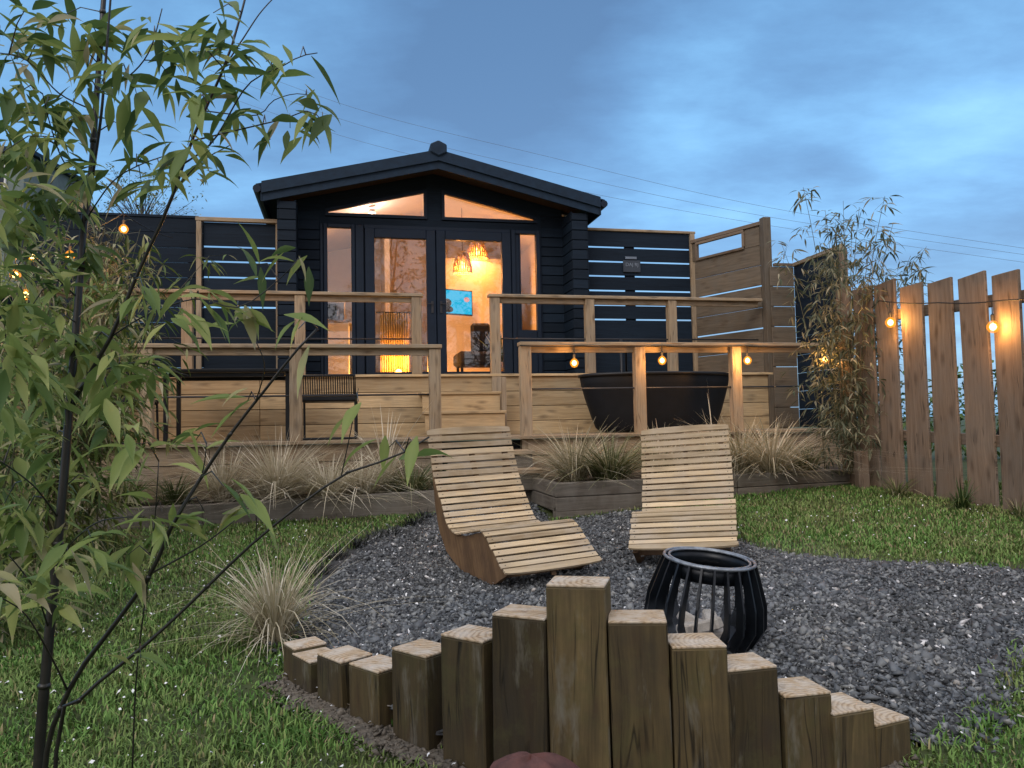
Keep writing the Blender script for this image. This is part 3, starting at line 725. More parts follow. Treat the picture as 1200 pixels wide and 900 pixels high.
# ------------------------------------------------------------------ things inside the cabin
def lampshade(u, v, z, r, h, cordz, label):
    root = thing('pendant_lamp', W(u, v, z), label, 'lamp', 'woven pendant lamps in the cabin')
    mb = MB(); n = 26
    for k in range(n):      # ribs of the basket
        an = 2*math.pi*k/n; d = V((math.cos(an), math.sin(an), 0))
        prof = [(.25, h), (.55, h*.9), (.8, h*.62), (.95, h*.3), (1.0, 0)]
        mb.tube([W(u, v, z+zz)+d*(r*rr) for rr, zz in prof], r*.075, 5)
    for zz, rr in ((0, 1.0), (h*.3, .95), (h*.62, .8), (h*.9, .55)):
        mb.tube([W(u, v, z+zz)+V((math.cos(a), math.sin(a), 0))*(r*rr) for a in np.linspace(0, 2*math.pi, 25)], r*.045, 5, caps=False)
    mb.build('lamp_shade', M['wicker'], root, smooth=True)
    mb = MB(); mb.lathe(W(u, v, z+h*.35), [(.001, -.05), (.03, -.035), (.04, 0), (.03, .035), (.012, .06), (.001, .07)], 12); mb.build('bulb', M['lampglow'], root, smooth=True)
    mb = MB(); mb.tube([W(u, v, z+h), W(u, v, cordz)], .005, 6); mb.build('cord', M['cable'], root)
    l = bpy.data.lights.new('pendant_light', 'POINT'); l.energy = 50; l.color = (1, .36, .075); l.shadow_soft_size = .05
    lo = bpy.data.objects.new('pendant_light', l); COL.objects.link(lo); lo.location = W(u, v, z+h*.13)
lampshade(1.79, 11.35, 3.24, .14, .32, 4.3, 'domed wicker pendant lamp glowing behind the right glazed door')
lampshade(2.13, 12.0, 3.62, .17, .26, 4.1, 'wider wicker pendant lamp higher up and deeper in the room')
cl_ = thing('ceiling_spot', W(.45, 11.2, 4.09), 'small bright ceiling spot seen through the left gable window', 'lamp')
mb = MB(); mb.lathe(W(.45, 11.2, 4.06), [(.001, .05), (.045, .05), (.045, 0), (.035, 0), (.03, .02), (.001, .02)], 16); mb.build('housing', M['white'], cl_, smooth=True)
mb = MB(); mb.lathe(W(.45, 11.2, 4.058), [(.001, .016), (.028, .016), (.028, .02)], 16); mb.build('lamp_face', emit('warm white spot', (1, .8, .6), 14), cl_)
l = bpy.data.lights.new('spot_light', 'POINT'); l.energy = 18; l.color = (1, .66, .48); l.shadow_soft_size = .06
lo = bpy.data.objects.new('spot_light', l); COL.objects.link(lo); lo.location = W(.45, 11.2, 3.96)
tv = thing('television', W(1.72, 11.9, 2.5), 'wall mounted television with cyan picture seen through the right door', 'television')
tvx = (E1*.94+E2*.34).normalized(); tvn = V((tvx.y, -tvx.x, 0)); tc = W(1.72, 11.75, 2.86)
mb = MB(); mb.box(tc, tvx, EZ, tvn, .62, .40, .035); mb.build('casing', M['frame'], tv, bevel=.006)
mb = MB(); mb.box(tc+tvn*.02, tvx, EZ, tvn, .58, .36, .004); mb.build('screen', M['tvs'], tv)
mb = MB(); sc_ = tc+tvn*.0245
def disc(c, r1, r2, n=16): mb.poly([c+tvx*(r1*math.cos(a))+EZ*(r2*math.sin(a)) for a in np.linspace(0, 2*math.pi, n, endpoint=False)], tvn*.001)
disc(sc_+tvx*-.14+EZ*-.02, .07, .065); disc(sc_+tvx*-.14+EZ*-.12, .10, .055); mb.build('picture_figure', M['frame'], tv)
mb = MB(); disc(sc_+tvx*.20+EZ*.05, .05, .04); mb.build('picture_patch', M['tvp'], tv)
mb = MB(); mb.box(tc-tvn*.10, tvn, tvx, EZ, .20, .1, .1); mb.build('bracket', M['frame'], tv)
cu = thing('curtain', W(.72, 11.4, ZF), 'ochre floor length curtain lit behind the left glazed door', 'curtain')
mb = MB(); n = 60; cp = []
for k in range(n+1):
    u = .56+.42*k/n; cp.append(W(u, 11.35+.028*math.sin(k*1.3), 0))
for k in range(n):
    a, b = cp[k], cp[k+1]; mb.face([a+EZ*(ZF+.02), b+EZ*(ZF+.02), b+EZ*2.62, a+EZ*2.62])
o = mb.build('curtain_cloth', M['curtain'], cu, smooth=True); sd = o.modifiers.new('thick', 'SOLIDIFY'); sd.thickness = .006
mb = MB(); mb.tube([W(.5, 11.36, 2.63), W(1.05, 11.36, 2.63)], .012, 8); mb.build('curtain_pole', M['metal'], cu)
lp = thing('floor_lamp', W(.80, 11.15, ZF), 'small glowing globe lamp on the cabin floor before the curtain', 'lamp')
mb = MB(); mb.lathe(W(.80, 11.15, ZF+.13), [(.001, -.05), (.035, -.035), (.05, 0), (.035, .035), (.001, .05)], 14); mb.build('lamp_globe', M['lampglow'], lp, smooth=True)
mb = MB(); mb.lathe(W(.80, 11.15, ZF), [(.001, 0), (.06, 0), (.06, .02), (.015, .03), (.015, .085), (.001, .085)], 14); mb.build('lamp_base', M['metal'], lp, smooth=True)
l = bpy.data.lights.new('floor_light', 'POINT'); l.energy = 80; l.color = (1, .40, .08); l.shadow_soft_size = .05
lo = bpy.data.objects.new('floor_light', l); COL.objects.link(lo); lo.location = W(.80, 11.02, ZF+.16)
kc = thing('kitchen_counter', W(-.2, 12, ZF), 'white kitchen counter with drawers behind the left side window', 'counter')
mb = MB(); mb.box(W(-.2, 12.2, ZF+.42), E2, E1, EZ, 2.2, .6, .84); mb.build('cabinet', M['white'], kc, bevel=.004)
mb = MB(); mb.box(W(-.19, 12.2, ZF+.86), E2, E1, EZ, 2.24, .66, .03); mb.build('worktop', M['old'], kc, bevel=.004)
mb = MB()
for k in range(3): mb.box(W(.105, 11.5+.7*k, ZF+.45), E2, EZ, E1, .66, .7, .015)
mb.build('drawer_front', M['white'], kc, bevel=.004)
mi = thing('microwave', W(-.2, 11.4, ZF+.88), 'grey microwave standing on the white counter', 'microwave')
mb = MB(); mb.box(W(-.18, 11.4, ZF+1.02), E1, E2, EZ, .46, .36, .27); mb.build('case', M['steel'], mi, bevel=.01)
mb = MB(); mb.box(W(-.22, 11.212, ZF+1.02), E1, EZ, E2, .30, .2, .012); mb.build('door_window', M['frame'], mi)
ch = thing('lounge_chair', W(2.1, 11.1, ZF), 'dark upholstered chair inside the room beside the potted plant', 'chair')
mb = MB(); mb.box(W(2.02, 11.2, ZF+.55), EZ, E1, E2, .62, .30, .10); mb.build('backrest', M['darkfab_shade'], ch, bevel=.04)
mb = MB(); mb.box(W(1.92, 11.0, ZF+.30), E1, E2, EZ, .62, .55, .2); mb.build('seat', M['darkfab_shade'], ch, bevel=.04)
for (a, b) in ((-.25, -.2), (.25, -.2), (-.25, .2), (.25, .2)):
    mb = MB(); mb.beam(W(1.92+a, 11.0+b, ZF), W(1.92+a, 11.0+b, ZF+.22), .035, .035, E2); mb.build('leg', M['metal'], ch)
pl = thing('potted_plant', W(2.34, 11.3, ZF), 'spiky potted plant behind the dark chair in the cabin', 'plant')
mb = MB(); mb.lathe(W(2.34, 11.3, ZF), [(.001, 0), (.10, 0), (.14, .28), (.12, .28), (.115, .24), (.001, .24)], 18); mb.build('pot', M['wicker'], pl, smooth=True)

# ================================================================== FOLIAGE builders
def leaf_set(mbv, leaves):
    """leaves: (base, dir, length, width, droop, rnd); returns numpy arrays"""
    V_, F_, R_, U_ = mbv
    for (b, d, ln, wd, droop, r) in leaves:
        d = V(d).normalized(); side = d.cross(EZ)
        if side.length < .1: side = V((1, 0, 0))
        side = (side.normalized()+V((random.uniform(-.7, .7), random.uniform(-.7, .7), random.uniform(-.7, .7)))*.9)
        side = (side-d*side.dot(d)).normalized(); nrm = side.cross(d)
        i0 = len(V_); K = 6; p = V(b); dd = d.copy()
        prof = (.10, .62, 1.0, .92, .62, .28, .02)
        for k in range(K+1):
            w = wd*.5*prof[k]
            V_.append(tuple(p-side*w+nrm*(w*.35))); V_.append(tuple(p-nrm*(w*.12))); V_.append(tuple(p+side*w+nrm*(w*.35)))
            dd = (dd-EZ*(droop*k/K*.5)).normalized(); p = p+dd*(ln/K)
        for k in range(K):
            a = i0+k*3
            F_ += [(a, a+1, a+4, a+3), (a+1, a+2, a+5, a+4)]; 
            rr = r+(.10 if k == K-1 and random.random() < .5 else 0); R_ += [rr, rr]
            x0, x1 = ln*k/K, ln*(k+1)/K
            U_ += [(x0, 0), (x0, .01), (x1, .01), (x1, 0), (x0, .01), (x0, .02), (x1, .02), (x1, .01)]
def new_set(): return ([], [], [], [])
def build_leaves(s, name, mat, parent=None, **tg):
    if not s[0]: return
    o = npmesh(name, s[0], s[1], np.clip(s[2], 0, 1), mat, parent, uv=s[3], **tg)
    o.data.polygons.foreach_set('use_smooth', np.ones(len(s[1]), bool)); return o
def interp(pts, n):
    pts = [V(p) for p in pts]; out = []
    ds = [0]
    for a, b in zip(pts, pts[1:]): ds.append(ds[-1]+(b-a).length)
    for k in range(n):
        t = ds[-1]*k/(n-1); i = 0
        while i < len(ds)-2 and ds[i+1] < t: i += 1
        f = (t-ds[i])/max(1e-6, ds[i+1]-ds[i])
        p0, p1, p2, p3 = pts[max(i-1, 0)], pts[i], pts[i+1], pts[min(i+2, len(pts)-1)]
        out.append(.5*((2*p1)+(p2-p0)*f+(2*p0-5*p1+4*p2-p3)*f*f+(3*p1-p0-3*p2+p3)*f**3))
    return out
def rdir(down=.4, spread=1):
    a = random.uniform(0, 6.28); return V((math.cos(a), math.sin(a), random.uniform(-1, .7)*spread-down)).normalized()

# interior plant leaves
s = new_set(); leaf_set(s, [(W(2.34, 11.3, ZF+.24), V((random.uniform(-.8, .8), random.uniform(-.8, .8), 1.1)), random.uniform(.4, .62), .04, .3, random.random()) for _ in range(34)])
build_leaves(s, 'leaves', M['leafmid'], pl)

# ================================================================== SCREENS
def hscreen(root, u0, u1, v, z0, z1, gaps, mat='black', th=.022, post_u=(), split=None):
    mb = MB(); zs = [z0]+list(gaps)+[z1]; g_ = .012
    for a, b in zip(zs, zs[1:]):
        lo = a+(g_ if a != z0 else 0); hi = b-(g_ if b != z1 else 0)
        mb.box(W((u0+u1)/2, v, (lo+hi)/2), E1, EZ, E2, u1-u0, hi-lo, th)
    return mb
rs = thing('black_screen', W(4.2, 10.2, ZU), 'black slatted privacy screen right of the cabin with a small sign', 'screen', 'black slatted privacy screens')
mb = hscreen(rs, 3.32, 4.93, 10.2, ZU, 3.65, [2.60-.205*1, 2.60, 2.805, 3.012, 3.218, 3.424]); mb.build('slat_panel', M['black'], rs, bevel=.003)
mb = MB()
mb.box(W(4.02, 10.235, 2.6), EZ, E1, E2, 2.1, .14, .04); mb.box(W(3.36, 10.235, 2.6), EZ, E1, E2, 2.1, .07, .04); mb.build('backing_batten', M['black'], rs)
mb = MB(); mb.box(W(4.17, 10.19, 3.67), E1, EZ, E2, 1.7, .035, .06); mb.build('top_rail', M['rail'], rs, bevel=.004)
mb = MB(); mb.box(W(4.97, 10.19, 2.62), EZ, E1, E2, 2.06, .07, .07); mb.build('end_post', M['rail'], rs, bevel=.004)
# sign
sg = thing('sign', W(4.03, 10.17, 3.18), 'small dark sign board with pale lettering on the black screen', 'sign')
mb = MB(); mb.box(W(4.03, 10.172, 3.155), E1, EZ, E2, .26, .17, .018); mb.build('sign_board', plain('slate sign', (.03, .042, .06), .5), sg, bevel=.004)
mb = MB(); mb.box(W(4.02, 10.17, 3.275), E1, EZ, E2, .17, .035, .015); mb.build('name_strip', plain('grey strip', (.16, .2, .26), .5), sg)
fc = bpy.data.curves.new('sign_text', 'FONT'); fc.body = 'DAJ RJ'; fc.size = .07; fc.align_x = 'CENTER'; fc.align_y = 'CENTER'; fc.extrude = .0015
ft = bpy.data.objects.new('lettering_curve', fc); COL.objects.link(ft)
fm = bpy.data.meshes.new_from_object(ft); bpy.data.objects.remove(ft); fo = bpy.data.objects.new('lettering', fm); COL.objects.link(fo); fo.parent = sg
lo_ = W(4.03, 10.159, 3.175)-ORG[sg.name]
for v_ in fm.vertices: v_.co = lo_+E1*v_.co.x+EZ*v_.co.y-E2*v_.co.z
fm.update()
fm.materials.clear(); fm.materials.append(plain('pale lettering', (.2, .24, .3), .6))
# left screen
lsn = thing('black_screen', W(-1.25, 10.2, ZU), 'black slatted screen in a pale timber frame left of the cabin', 'screen', 'black slatted privacy screens')
mb = hscreen(lsn, -1.69, -.80, 10.2, ZU, 3.58, [2.50, 2.69, 2.88, 3.08, 3.27]); mb.build('slat_panel', M['black'], lsn, bevel=.003)
mb = MB(); mb.box(W(-1.26, 10.17, 3.61), E1, EZ, E2, 1.04, .05, .07); mb.build('top_rail', M['rail'], lsn, bevel=.004)
for u in (-1.74, -.785):
    mb = MB(); mb.box(W(u, 10.165, 2.57), EZ, E1, E2, 2.02, .06, .06); mb.build('post', M['rail'], lsn, bevel=.004)
lb = thing('black_fence', W(-2.7, 10.25, ZU), 'solid black board fence behind the bamboo at far left', 'fence')
mb = MB()
for k in range(16):
    z = .6+.19*k; mb.box(W(-2.72, 10.27, z+.095), E1, EZ, E2, 2.04, .186, .022)
mb.build('board_panel', M['black'], lb, bevel=.003)
mb = MB(); mb.box(W(-2.75, 10.27, 3.655), E1, EZ, E2, 1.98, .03, .05); mb.build('cap_rail', M['black'], lb)
for u in (-3.7, -2.7, -1.85):
    mb = MB(); mb.box(W(u, 10.33, 2.0), EZ, E1, E2, 3.2, .09, .09); mb.build('post', M['black'], lb)
# left side run toward the camera
sf = thing('black_side_fence', W(-3.75, 8.8, .5), 'black side fence running forward at the far left of the terrace', 'fence')
mb = MB()
for k in range(12):
    z = .35+.19*k; mb.box(W(-3.75, 8.75, z+.095), E2, EZ, E1, 2.9, .186, .022)
mb.build('board_panel', M['black'], sf, bevel=.003)
for v in (7.35, 8.8, 10.15):
    mb = MB(); mb.box(W(-3.80, v, 1.4), EZ, E1, E2, 2.6, .08, .08); mb.build('post', M['rail'], sf)
# brown slanted side screen, upper deck
us = thing('brown_side_screen', W(5.2, 9.6, ZU), 'brown board side screen with a long slot window along its top', 'screen')
pA = W(4.965, 10.17, 0); pB = W(5.42, 9.04, 0); dS = (pB-pA); lS = dS.length; dS.normalize(); nS = V((dS.y, -dS.x, 0))
def sbox(mb, t0, t1, z0, z1, th=.025, off=0, P=pA, D=dS, Nn=nS, grain='h'):
    c = P+D*((t0+t1)/2)+EZ*((z0+z1)/2)+Nn*off
    if grain == 'h': mb.box(c, D, EZ, Nn, t1-t0, z1-z0, th)
    else: mb.box(c, EZ, D, Nn, z1-z0, t1-t0, th)
mb = MB(); zz = [ZU, 1.76, 2.02, 2.28, 2.30, 2.53, 2.78, 2.80, 3.02, 3.20]
for a, b in zip([1.56, 1.86, 2.155, 2.42, 2.715, 2.98], [1.855, 2.135, 2.415, 2.695, 2.975, 3.24]): sbox(mb, .05, lS-.04, a, b)
sbox(mb, .0, .10, 3.243, 3.50); sbox(mb, lS-.28, lS-.04, 3.243, 3.50)
mb.build('board_panel', M['screen'], us, bevel=.004)
mb = MB(); sbox(mb, .0, lS, 3.505, 3.555, .07, .0); sbox(mb, .09, lS-.28, 3.235, 3.27, .05, .015); sbox(mb, .09, lS-.28, 3.465, 3.50, .05, .015); sbox(mb, .08, .12, 3.27, 3.465, .05, .015, grain='v'); sbox(mb, lS-.31, lS-.27, 3.27, 3.465, .05, .015, grain='v')
mb.build('slot_frame', M['fence'], us, bevel=.003)
mb = MB(); mb.box(W(5.44, 9.0, 2.2), EZ, E1, E2, 2.78, .11, .10); mb.build('end_post', M['screen'], us, bevel=.005)
# lower right screens
lw = thing('board_wing', W(5.58, 8.9, ZL), 'narrow wing of brown boards beside the bamboo on the terrace', 'screen')
mb = MB()
for k in range(8):
    z = .84+.262*k; mb.box(W(5.61, 8.93, z+.128), E1, EZ, E2, .34, .254, .025)
mb.build('board_panel', M['screen'], lw, bevel=.004)
mb = MB(); mb.box(W(5.64, 8.92, 2.955), E1, EZ, E2, .28, .035, .06); mb.build('cap_rail', M['fence'], lw)
bs_ = thing('black_screen', W(5.72, 8.4, ZL), 'black side screen with sloping timber cap behind the right bamboo', 'screen', 'black slatted privacy screens')
mb = MB()
P2 = W(5.78, 8.90, 0); D2 = (W(5.72, 7.85, 0)-P2); l2 = D2.length; D2.normalize(); N2 = V((D2.y, -D2.x, 0))
for k in range(9):
    z = .84+.232*k; sbox(mb, 0, l2, z, z+.228, .022, 0, P2, D2, N2)
mb.build('slat_panel', M['black'], bs_, bevel=.003)
mb = MB(); sbox(mb, -.02, l2+.03, 2.93, 2.975, .06, 0, P2, D2, N2); mb.build('top_rail', M['rail'], bs_, bevel=.003)
mb = MB(); sbox(mb, l2, l2+.06, .84, 2.925, .07, 0, P2, D2, N2, 'v'); mb.build('end_post', M['fence'], bs_)

# ================================================================== TUB + FURNITURE
tb = thing('hot_tub', W(3.56, 8.35, ZL), 'wide black curved bath tub standing on the lower terrace', 'tub')
prof = [(.001, .01), (.68, .01), (.735, .06), (.79, .20), (.85, .38), (.895, .54), (.915, .66), (.90, .67), (.86, .64), (.82, .5), (.76, .25), (.66, .1), (.001, .09)]
mb = MB(); mb.lathe(W(3.56, 8.35, ZL), prof, 48, 1, .48, (E1, E2, EZ)); mb.build('tub_shell', M['tub'], tb, smooth=True)
mb = MB(); mb.lathe(W(3.56, 8.35, ZL+.655), [(.93, -.02), (.935, .01), (.87, .02), (.865, -.01)], 48, 1, .485, (E1, E2, EZ), closed=True); mb.build('rim', M['metal'], tb, smooth=True)
mb = MB(); mb.tube([W(3.30, 8.75, ZL), W(3.30, 8.75, ZL+1.12)], .018, 8); mb.tube([W(3.36, 8.75, ZL), W(3.36, 8.75, ZL+1.05), W(3.36, 8.6, ZL+1.07)], .012, 8); mb.build('tap_pipe', M['metal'], tb, smooth=True)

tbl = thing('patio_table', W(-1.1, 8.2, ZL), 'black metal patio table behind the left terrace railing', 'table')
mb = MB(); mb.box(W(-1.12, 8.25, ZL+.70), E1, E2, EZ, 1.35, .75, .03)
mb.build('tabletop', M['metal'], tbl, bevel=.004)
for (a, b) in ((-1.66, 7.95), (-1.66, 8.55), (-.53, 7.95), (-.53, 8.55)):
    mb = MB(); mb.beam(W(a, b, ZL), W(a, b, ZL+.685), .04, .04, E2); mb.build('leg', M['metal'], tbl)
mb = MB()
for b in (7.95, 8.55): mb = MB(); mb.beam(W(-1.63, b, ZL+.66), W(-.56, b, ZL+.66), .04, .04, EZ); mb.build('top_bar', M['metal'], tbl)
for a in (-1.66, -.53): mb = MB(); mb.beam(W(a, 7.97, ZL+.02), W(a, 8.53, ZL+.02), .04, .035, EZ); mb.build('foot_bar', M['metal'], tbl)
def rope_chair(c, face, label):
    r = thing('patio_chair', c, label, 'chair', 'black rope patio chairs')
    A = V((math.cos(face), math.sin(face), 0)); B = V((-A.y, A.x, 0))     # A: forward, B: width
    P = lambda f, w, z: c+A*f+B*w+EZ*z
    for s_ in (-.27, .27):
        mb = MB(); mb.tube([P(-.22, s_, .40), P(-.24, s_, .012), P(.24, s_, .012), P(.22, s_, .40)], .012, 8); mb.build('leg', M['metal'], r)
    mb = MB(); mb.box(c+EZ*.41+A*.0, B, A, EZ, .56, .50, .05); mb.build('seat', M['metal'], r, bevel=.015)
    mb = MB(); mb.tube([P(-.22, -.27, .40), P(-.29, -.27, .64), P(-.29, .27, .64), P(-.22, .27, .40)], .012, 8); mb.tube([P(-.235, -.27, .45), P(-.235, .27, .45)], .010, 8); mb.build('back_frame', M['metal'], r); mb = MB(); mb.tube([P(-.24, -.27, .014), P(-.24, .27, .014)], .012, 8); mb.build('foot_bar', M['metal'], r)
    mb = MB()
    for k in range(24):
        w = -.255+.51*k/23; mb.tube([P(-.235, w, .45), P(-.29, w, .64)], .006, 5)
    mb.build('backrest', M['metal'], r)
rope_chair(W(-.13, 8.15, ZL), R(100), 'black rope backed patio chair right of the table near the steps')
rope_chair(W(-2.15, 8.2, ZL), R(80), 'black rope backed patio chair left of the table, half hidden by bamboo')

# ================================================================== LOUNGERS
PROF = [(0, .838), (.03, .745), (.065, .645), (.11, .54), (.165, .45), (.23, .352), (.30, .272), (.37, .228), (.44, .218), (.55, .232), (.66, .254), (.75, .274), (.81, .278), (.87, .255), (.94, .20), (1.02, .135), (1.10, .085)]
def profc(n):
    pts = interp([(s_, 0, z) for s_, z in PROF], n*8); ds = [0]
    for a, b in zip(pts, pts[1:]): ds.append(ds[-1]+(b-a).length)
    out = []
    for k in range(n):
        t = ds[-1]*k/(n-1); i = min(max(np.searchsorted(ds, t)-1, 0), len(pts)-2)
        f = (t-ds[i])/(ds[i+1]-ds[i]); p = pts[i].lerp(pts[i+1], f); tg = (pts[i+1]-pts[i]).normalized(); out.append((p, tg))
    return out
def lounger(head, az, label, zb, sc=1.0, wd=.62, pitch=0, roll=0):
    Dr = V((math.sin(az), -math.cos(az), 0)); Wd = V((math.cos(az), math.sin(az), 0))
    o0 = V((head.x, head.y, zb)); r = thing('sun_lounger', o0, label, 'lounger', 'curved slatted sun loungers')
    # rock about the resting point and lean sideways with the uneven gravel
    Qp = Matrix.Rotation(pitch, 3, Wd) @ Matrix.Rotation(roll, 3, Dr); piv = o0+Dr*.6
    Zd = EZ
    T0 = lambda s_, w, z: o0+Dr*(s_*sc)+Wd*w+EZ*(z*sc)
    T = lambda s_, w, z: piv+Qp@(T0(s_, w, z)-piv)
    D0, W0 = Dr, Wd
    Wd = Qp@W0; Drr = Qp@D0; Zr = Qp@EZ
    mb = MB(); sl = profc(32)
    for k, (p, t) in enumerate(sl):
        ad = Drr*t.x+Zr*t.z; nn = Wd.cross(ad)
        if nn.z < 0: nn = -nn
        c = T(p.x, random.uniform(-.004, .004), p.z)
        if k in (0, 31):        # rounded first and last slat
            s_ = 1 if k == 31 else -1
            out = [(-wd/2, 0), (wd/2, 0)]+[(wd/2*math.cos(a), .030+.018*math.sin(a)) for a in np.linspace(0, math.pi, 9)]
            mb.poly([c-ad*(.02*s_)+Wd*a+ad*(b*s_)-nn*.006 for a, b in out], nn*.012)
        else:
            mb.box(c, Wd, ad, nn, wd+random.uniform(-.006, .006), .0355, .009)
            for sx_ in (-wd/2+.028, wd/2-.028):
                q_ = c+Wd*sx_+nn*.0051; mb.poly([q_+Wd*(.0035*math.cos(a_))+ad*(.0035*math.sin(a_)) for a_ in np.linspace(0, 6.283, 8, endpoint=False)], nn*.0006, mi=1)
    o_ = mb.build('slats', [M['slat'], M['rod']], r, bevel=.002)
    base = interp([(s_, 0, z) for s_, z in PROF], 40)
    n0 = 3
    top = [(p.x-.004, p.z-.013) for p in base[n0:]]
    bot = [(1.02, .04), (.94, .0), (.84, -.022), (.72, -.03), (.58, -.022), (.46, .0), (.34, .035), (.22, .085), (.11, .20), (.05, .36), (.025, .53), (.012, .67)]
    poly = top+bot
    for w, pl_h in ((-wd/2+.022, 1), (-.015, 0), (wd/2-.075, 1)):
        pq = poly if pl_h else top+[(p.x-.03 if p.x < .4 else p.x, p.z-(.03 if p.x < .4 else .05)) for p in base[n0:][::-1]]
        mb = MB(); mb.poly([T(a, w, b) for a, b in pq], Wd*.03); mb.build('side_panel', M['ply'], r)
    for (s_, z, hh) in ((.97, .06, .06), (.45, .09, .07), (.06, .45, .06)):
        mb = MB(); mb.box(T(s_, 0, z), Wd, Drr, Zr, wd-.10, .04, hh); mb.build('cross_bar', M['ply'], r)
    for w in (-wd/2+.05, wd/2-.05):
        mb = MB(); mb.tube([T(.96, w-.02, .05), T(.96, w+.02, .05)], .017, 12); mb.build('end_cap', M['white'], r)
    return r
lounger(V((-.285, 5.30, 0)), R(27), 'curved slatted wooden lounger at centre turned sideways with brown side board', .075, roll=R(1.2))
lounger(V((1.265, 5.5, 0)), R(-16), 'curved slatted wooden lounger facing the camera behind the fire pit', .105, pitch=R(-5), roll=R(3.2))

# ================================================================== FIRE PIT
fp = V((.715, 3.03, 0)); zb = float(gravel_z(np.array([fp.x]), np.array([fp.y]))[0])-.02
fr_ = thing('fire_pit', (fp.x, fp.y, zb), 'black slatted steel fire basket tilted slightly on the gravel', 'fire pit')
tax = Matrix.Rotation(R(5.5), 3, 'Y') @ Matrix.Rotation(R(4.0), 3, 'X')
FA, FB, FZ = tax @ V((1, 0, 0)), tax @ V((0, 1, 0)), tax @ EZ
fo_ = V((fp.x, fp.y, zb)); PS = .91
def FPp(an, r, z): return fo_+FA*(r*PS*math.cos(an))+FB*(r*PS*math.sin(an))+FZ*(z*PS)
mb = MB(); n = 24
for k in range(n):
    an = 2*math.pi*(k+.5)/n
    rad = FA*math.cos(an)+FB*math.sin(an); tan = FB*math.cos(an)-FA*math.sin(an)
    outer = [(.135, .0), (.205, .055), (.255, .15), (.248, .24), (.214, .345), (.196, .395)]
    inner = [(.172, .395), (.180, .33), (.205, .24), (.21, .16), (.165, .09), (.10, .04)]
    mb.poly([fo_+rad*(r_*PS)+FZ*(z_*PS)-tan*.004 for r_, z_ in outer+inner], tan*.008)
mb.build('side_slats', M['pit'], fr_)
mb = MB()
mb.lathe(fo_, [(a*PS, b*PS) for a, b in ((.001, .03), (.16, .045), (.185, .085), (.17, .09), (.001, .07))], 32, 1, 1, (FA, FB, FZ)); mb.build('base_plate', M['pit'], fr_, smooth=True)
mb = MB()
for rr, zz, th in ((.188, .398, .0062), (.168, .398, .005)):
    mb.tube([FPp(a, rr, zz) for a in np.linspace(0, 2*math.pi, 49)], th, 8, caps=False)
mb.build('rim', M['pitrim'], fr_, smooth=True)
mb = MB(); mb.lathe(fo_, [(a*PS, b*PS) for a, b in ((.176, .392), (.176, .33), (.172, .33), (.172, .392))], 40, 1, 1, (FA, FB, FZ), closed=True); mb.build('collar', M['pit'], fr_, smooth=True)
mb = MB()
for an, L_, zz, tl in ((.4, .17, .11, .5), (1.9, .16, .10, .9), (2.9, .2, .095, .2), (4.4, .15, .12, 1.0)):
    c = FPp(an, .05, zz); d = (FA*math.cos(an+1.2)+FB*math.sin(an+1.2)+FZ*tl*.5).normalized()
    mb.beam(c-d*L_/2, c+d*L_/2, .05, .042, EZ)
lgs = mb.build('firewood', plain('pale split wood', (.62, .56, .48), .8, var=.3, scale=25), None, bevel=.006, label='pale split firewood lying inside the black fire basket', cat='firewood')
def smoke(name, c, rx, ry, rz, dens, label):
    mb = MB(); mb.lathe(c, [(math.sin(a)*rx+.0005, -math.cos(a)*rz) for a in np.linspace(0, math.pi, 9)], 16, 1, ry/rx)
    m, nt, out = new_mat('thin smoke'); vs_ = nt.nodes.new('ShaderNodeVolumePrincipled'); vs_.inputs['Color'].default_value = (.75, .82, .95, 1)
    tcn = nt.nodes.new('ShaderNodeTexCoord').outputs['Generated']; sp = nt.nodes.new('ShaderNodeVectorMath'); sp.operation = 'DISTANCE'; L(nt, tcn, sp.inputs[0]); sp.inputs[1].default_value = (.5, .5, .5)
    fall = math_(nt, 'SUBTRACT', 1, math_(nt, 'MULTIPLY', sp.outputs['Value'], 2), clamp=True)
    n_ = ramp(nt, noise(nt, tcn, 3.2, 4, .6), [(.40, (0, 0, 0)), (.7, (1, 1, 1))]).outputs[0]
    L(nt, math_(nt, 'MULTIPLY', math_(nt, 'MULTIPLY', fall, n_), dens), vs_.inputs['Density']); L(nt, vs_.outputs[0], out.inputs[1])
    mb.build(name, m, None, smooth=True, kind='stuff', label=label)
smoke('smoke', V((.66, 2.92, .17)), .24, .16, .15, 5.5, 'faint blue smoke curling round the foot of the fire basket')
smoke('smoke', V((1.25, 3.5, .26)), .5, .4, .16, .55, 'thin smoke drifting over the gravel right of the fire basket')
# rock in front of the posts
mb = MB(); rc = at(622, 893, 1.88); rc = V((rc.x, rc.y, 0))
n1, n2 = 28, 16
zt = at(622, 880, 1.88).z; z0r = gf(rc.x, rc.y)-.04; hh = zt-z0r
for i in range(n2+1):
    for j in range(n1):
        th = math.pi*i/n2; ph = 2*math.pi*j/n1
        q = V((math.sin(th)*math.cos(ph), math.sin(th)*math.sin(ph), math.cos(th)))
        wob = 1+.07*math.sin(3*ph+1)+.05*math.sin(5*ph+2*th)+.04*math.sin(7*th+ph)
        sq = lambda x, e: math.copysign(abs(x)**e, x)
        mb.v.append((rc.x+sq(q.x, .8)*.125*wob, rc.y+sq(q.y, .8)*.07*wob-.03, z0r+hh*.5+sq(q.z, .65)*hh*.5*(1+.05*math.sin(4*ph))))
for i in range(n2):
    for j in range(n1):
        j2 = (j+1) % n1; mb.f.append((i*n1+j, (i+1)*n1+j, (i+1)*n1+j2, i*n1+j2)); mb.uv += [(0, 0)]*4; mb.r.append(.5); mb.m.append(0)
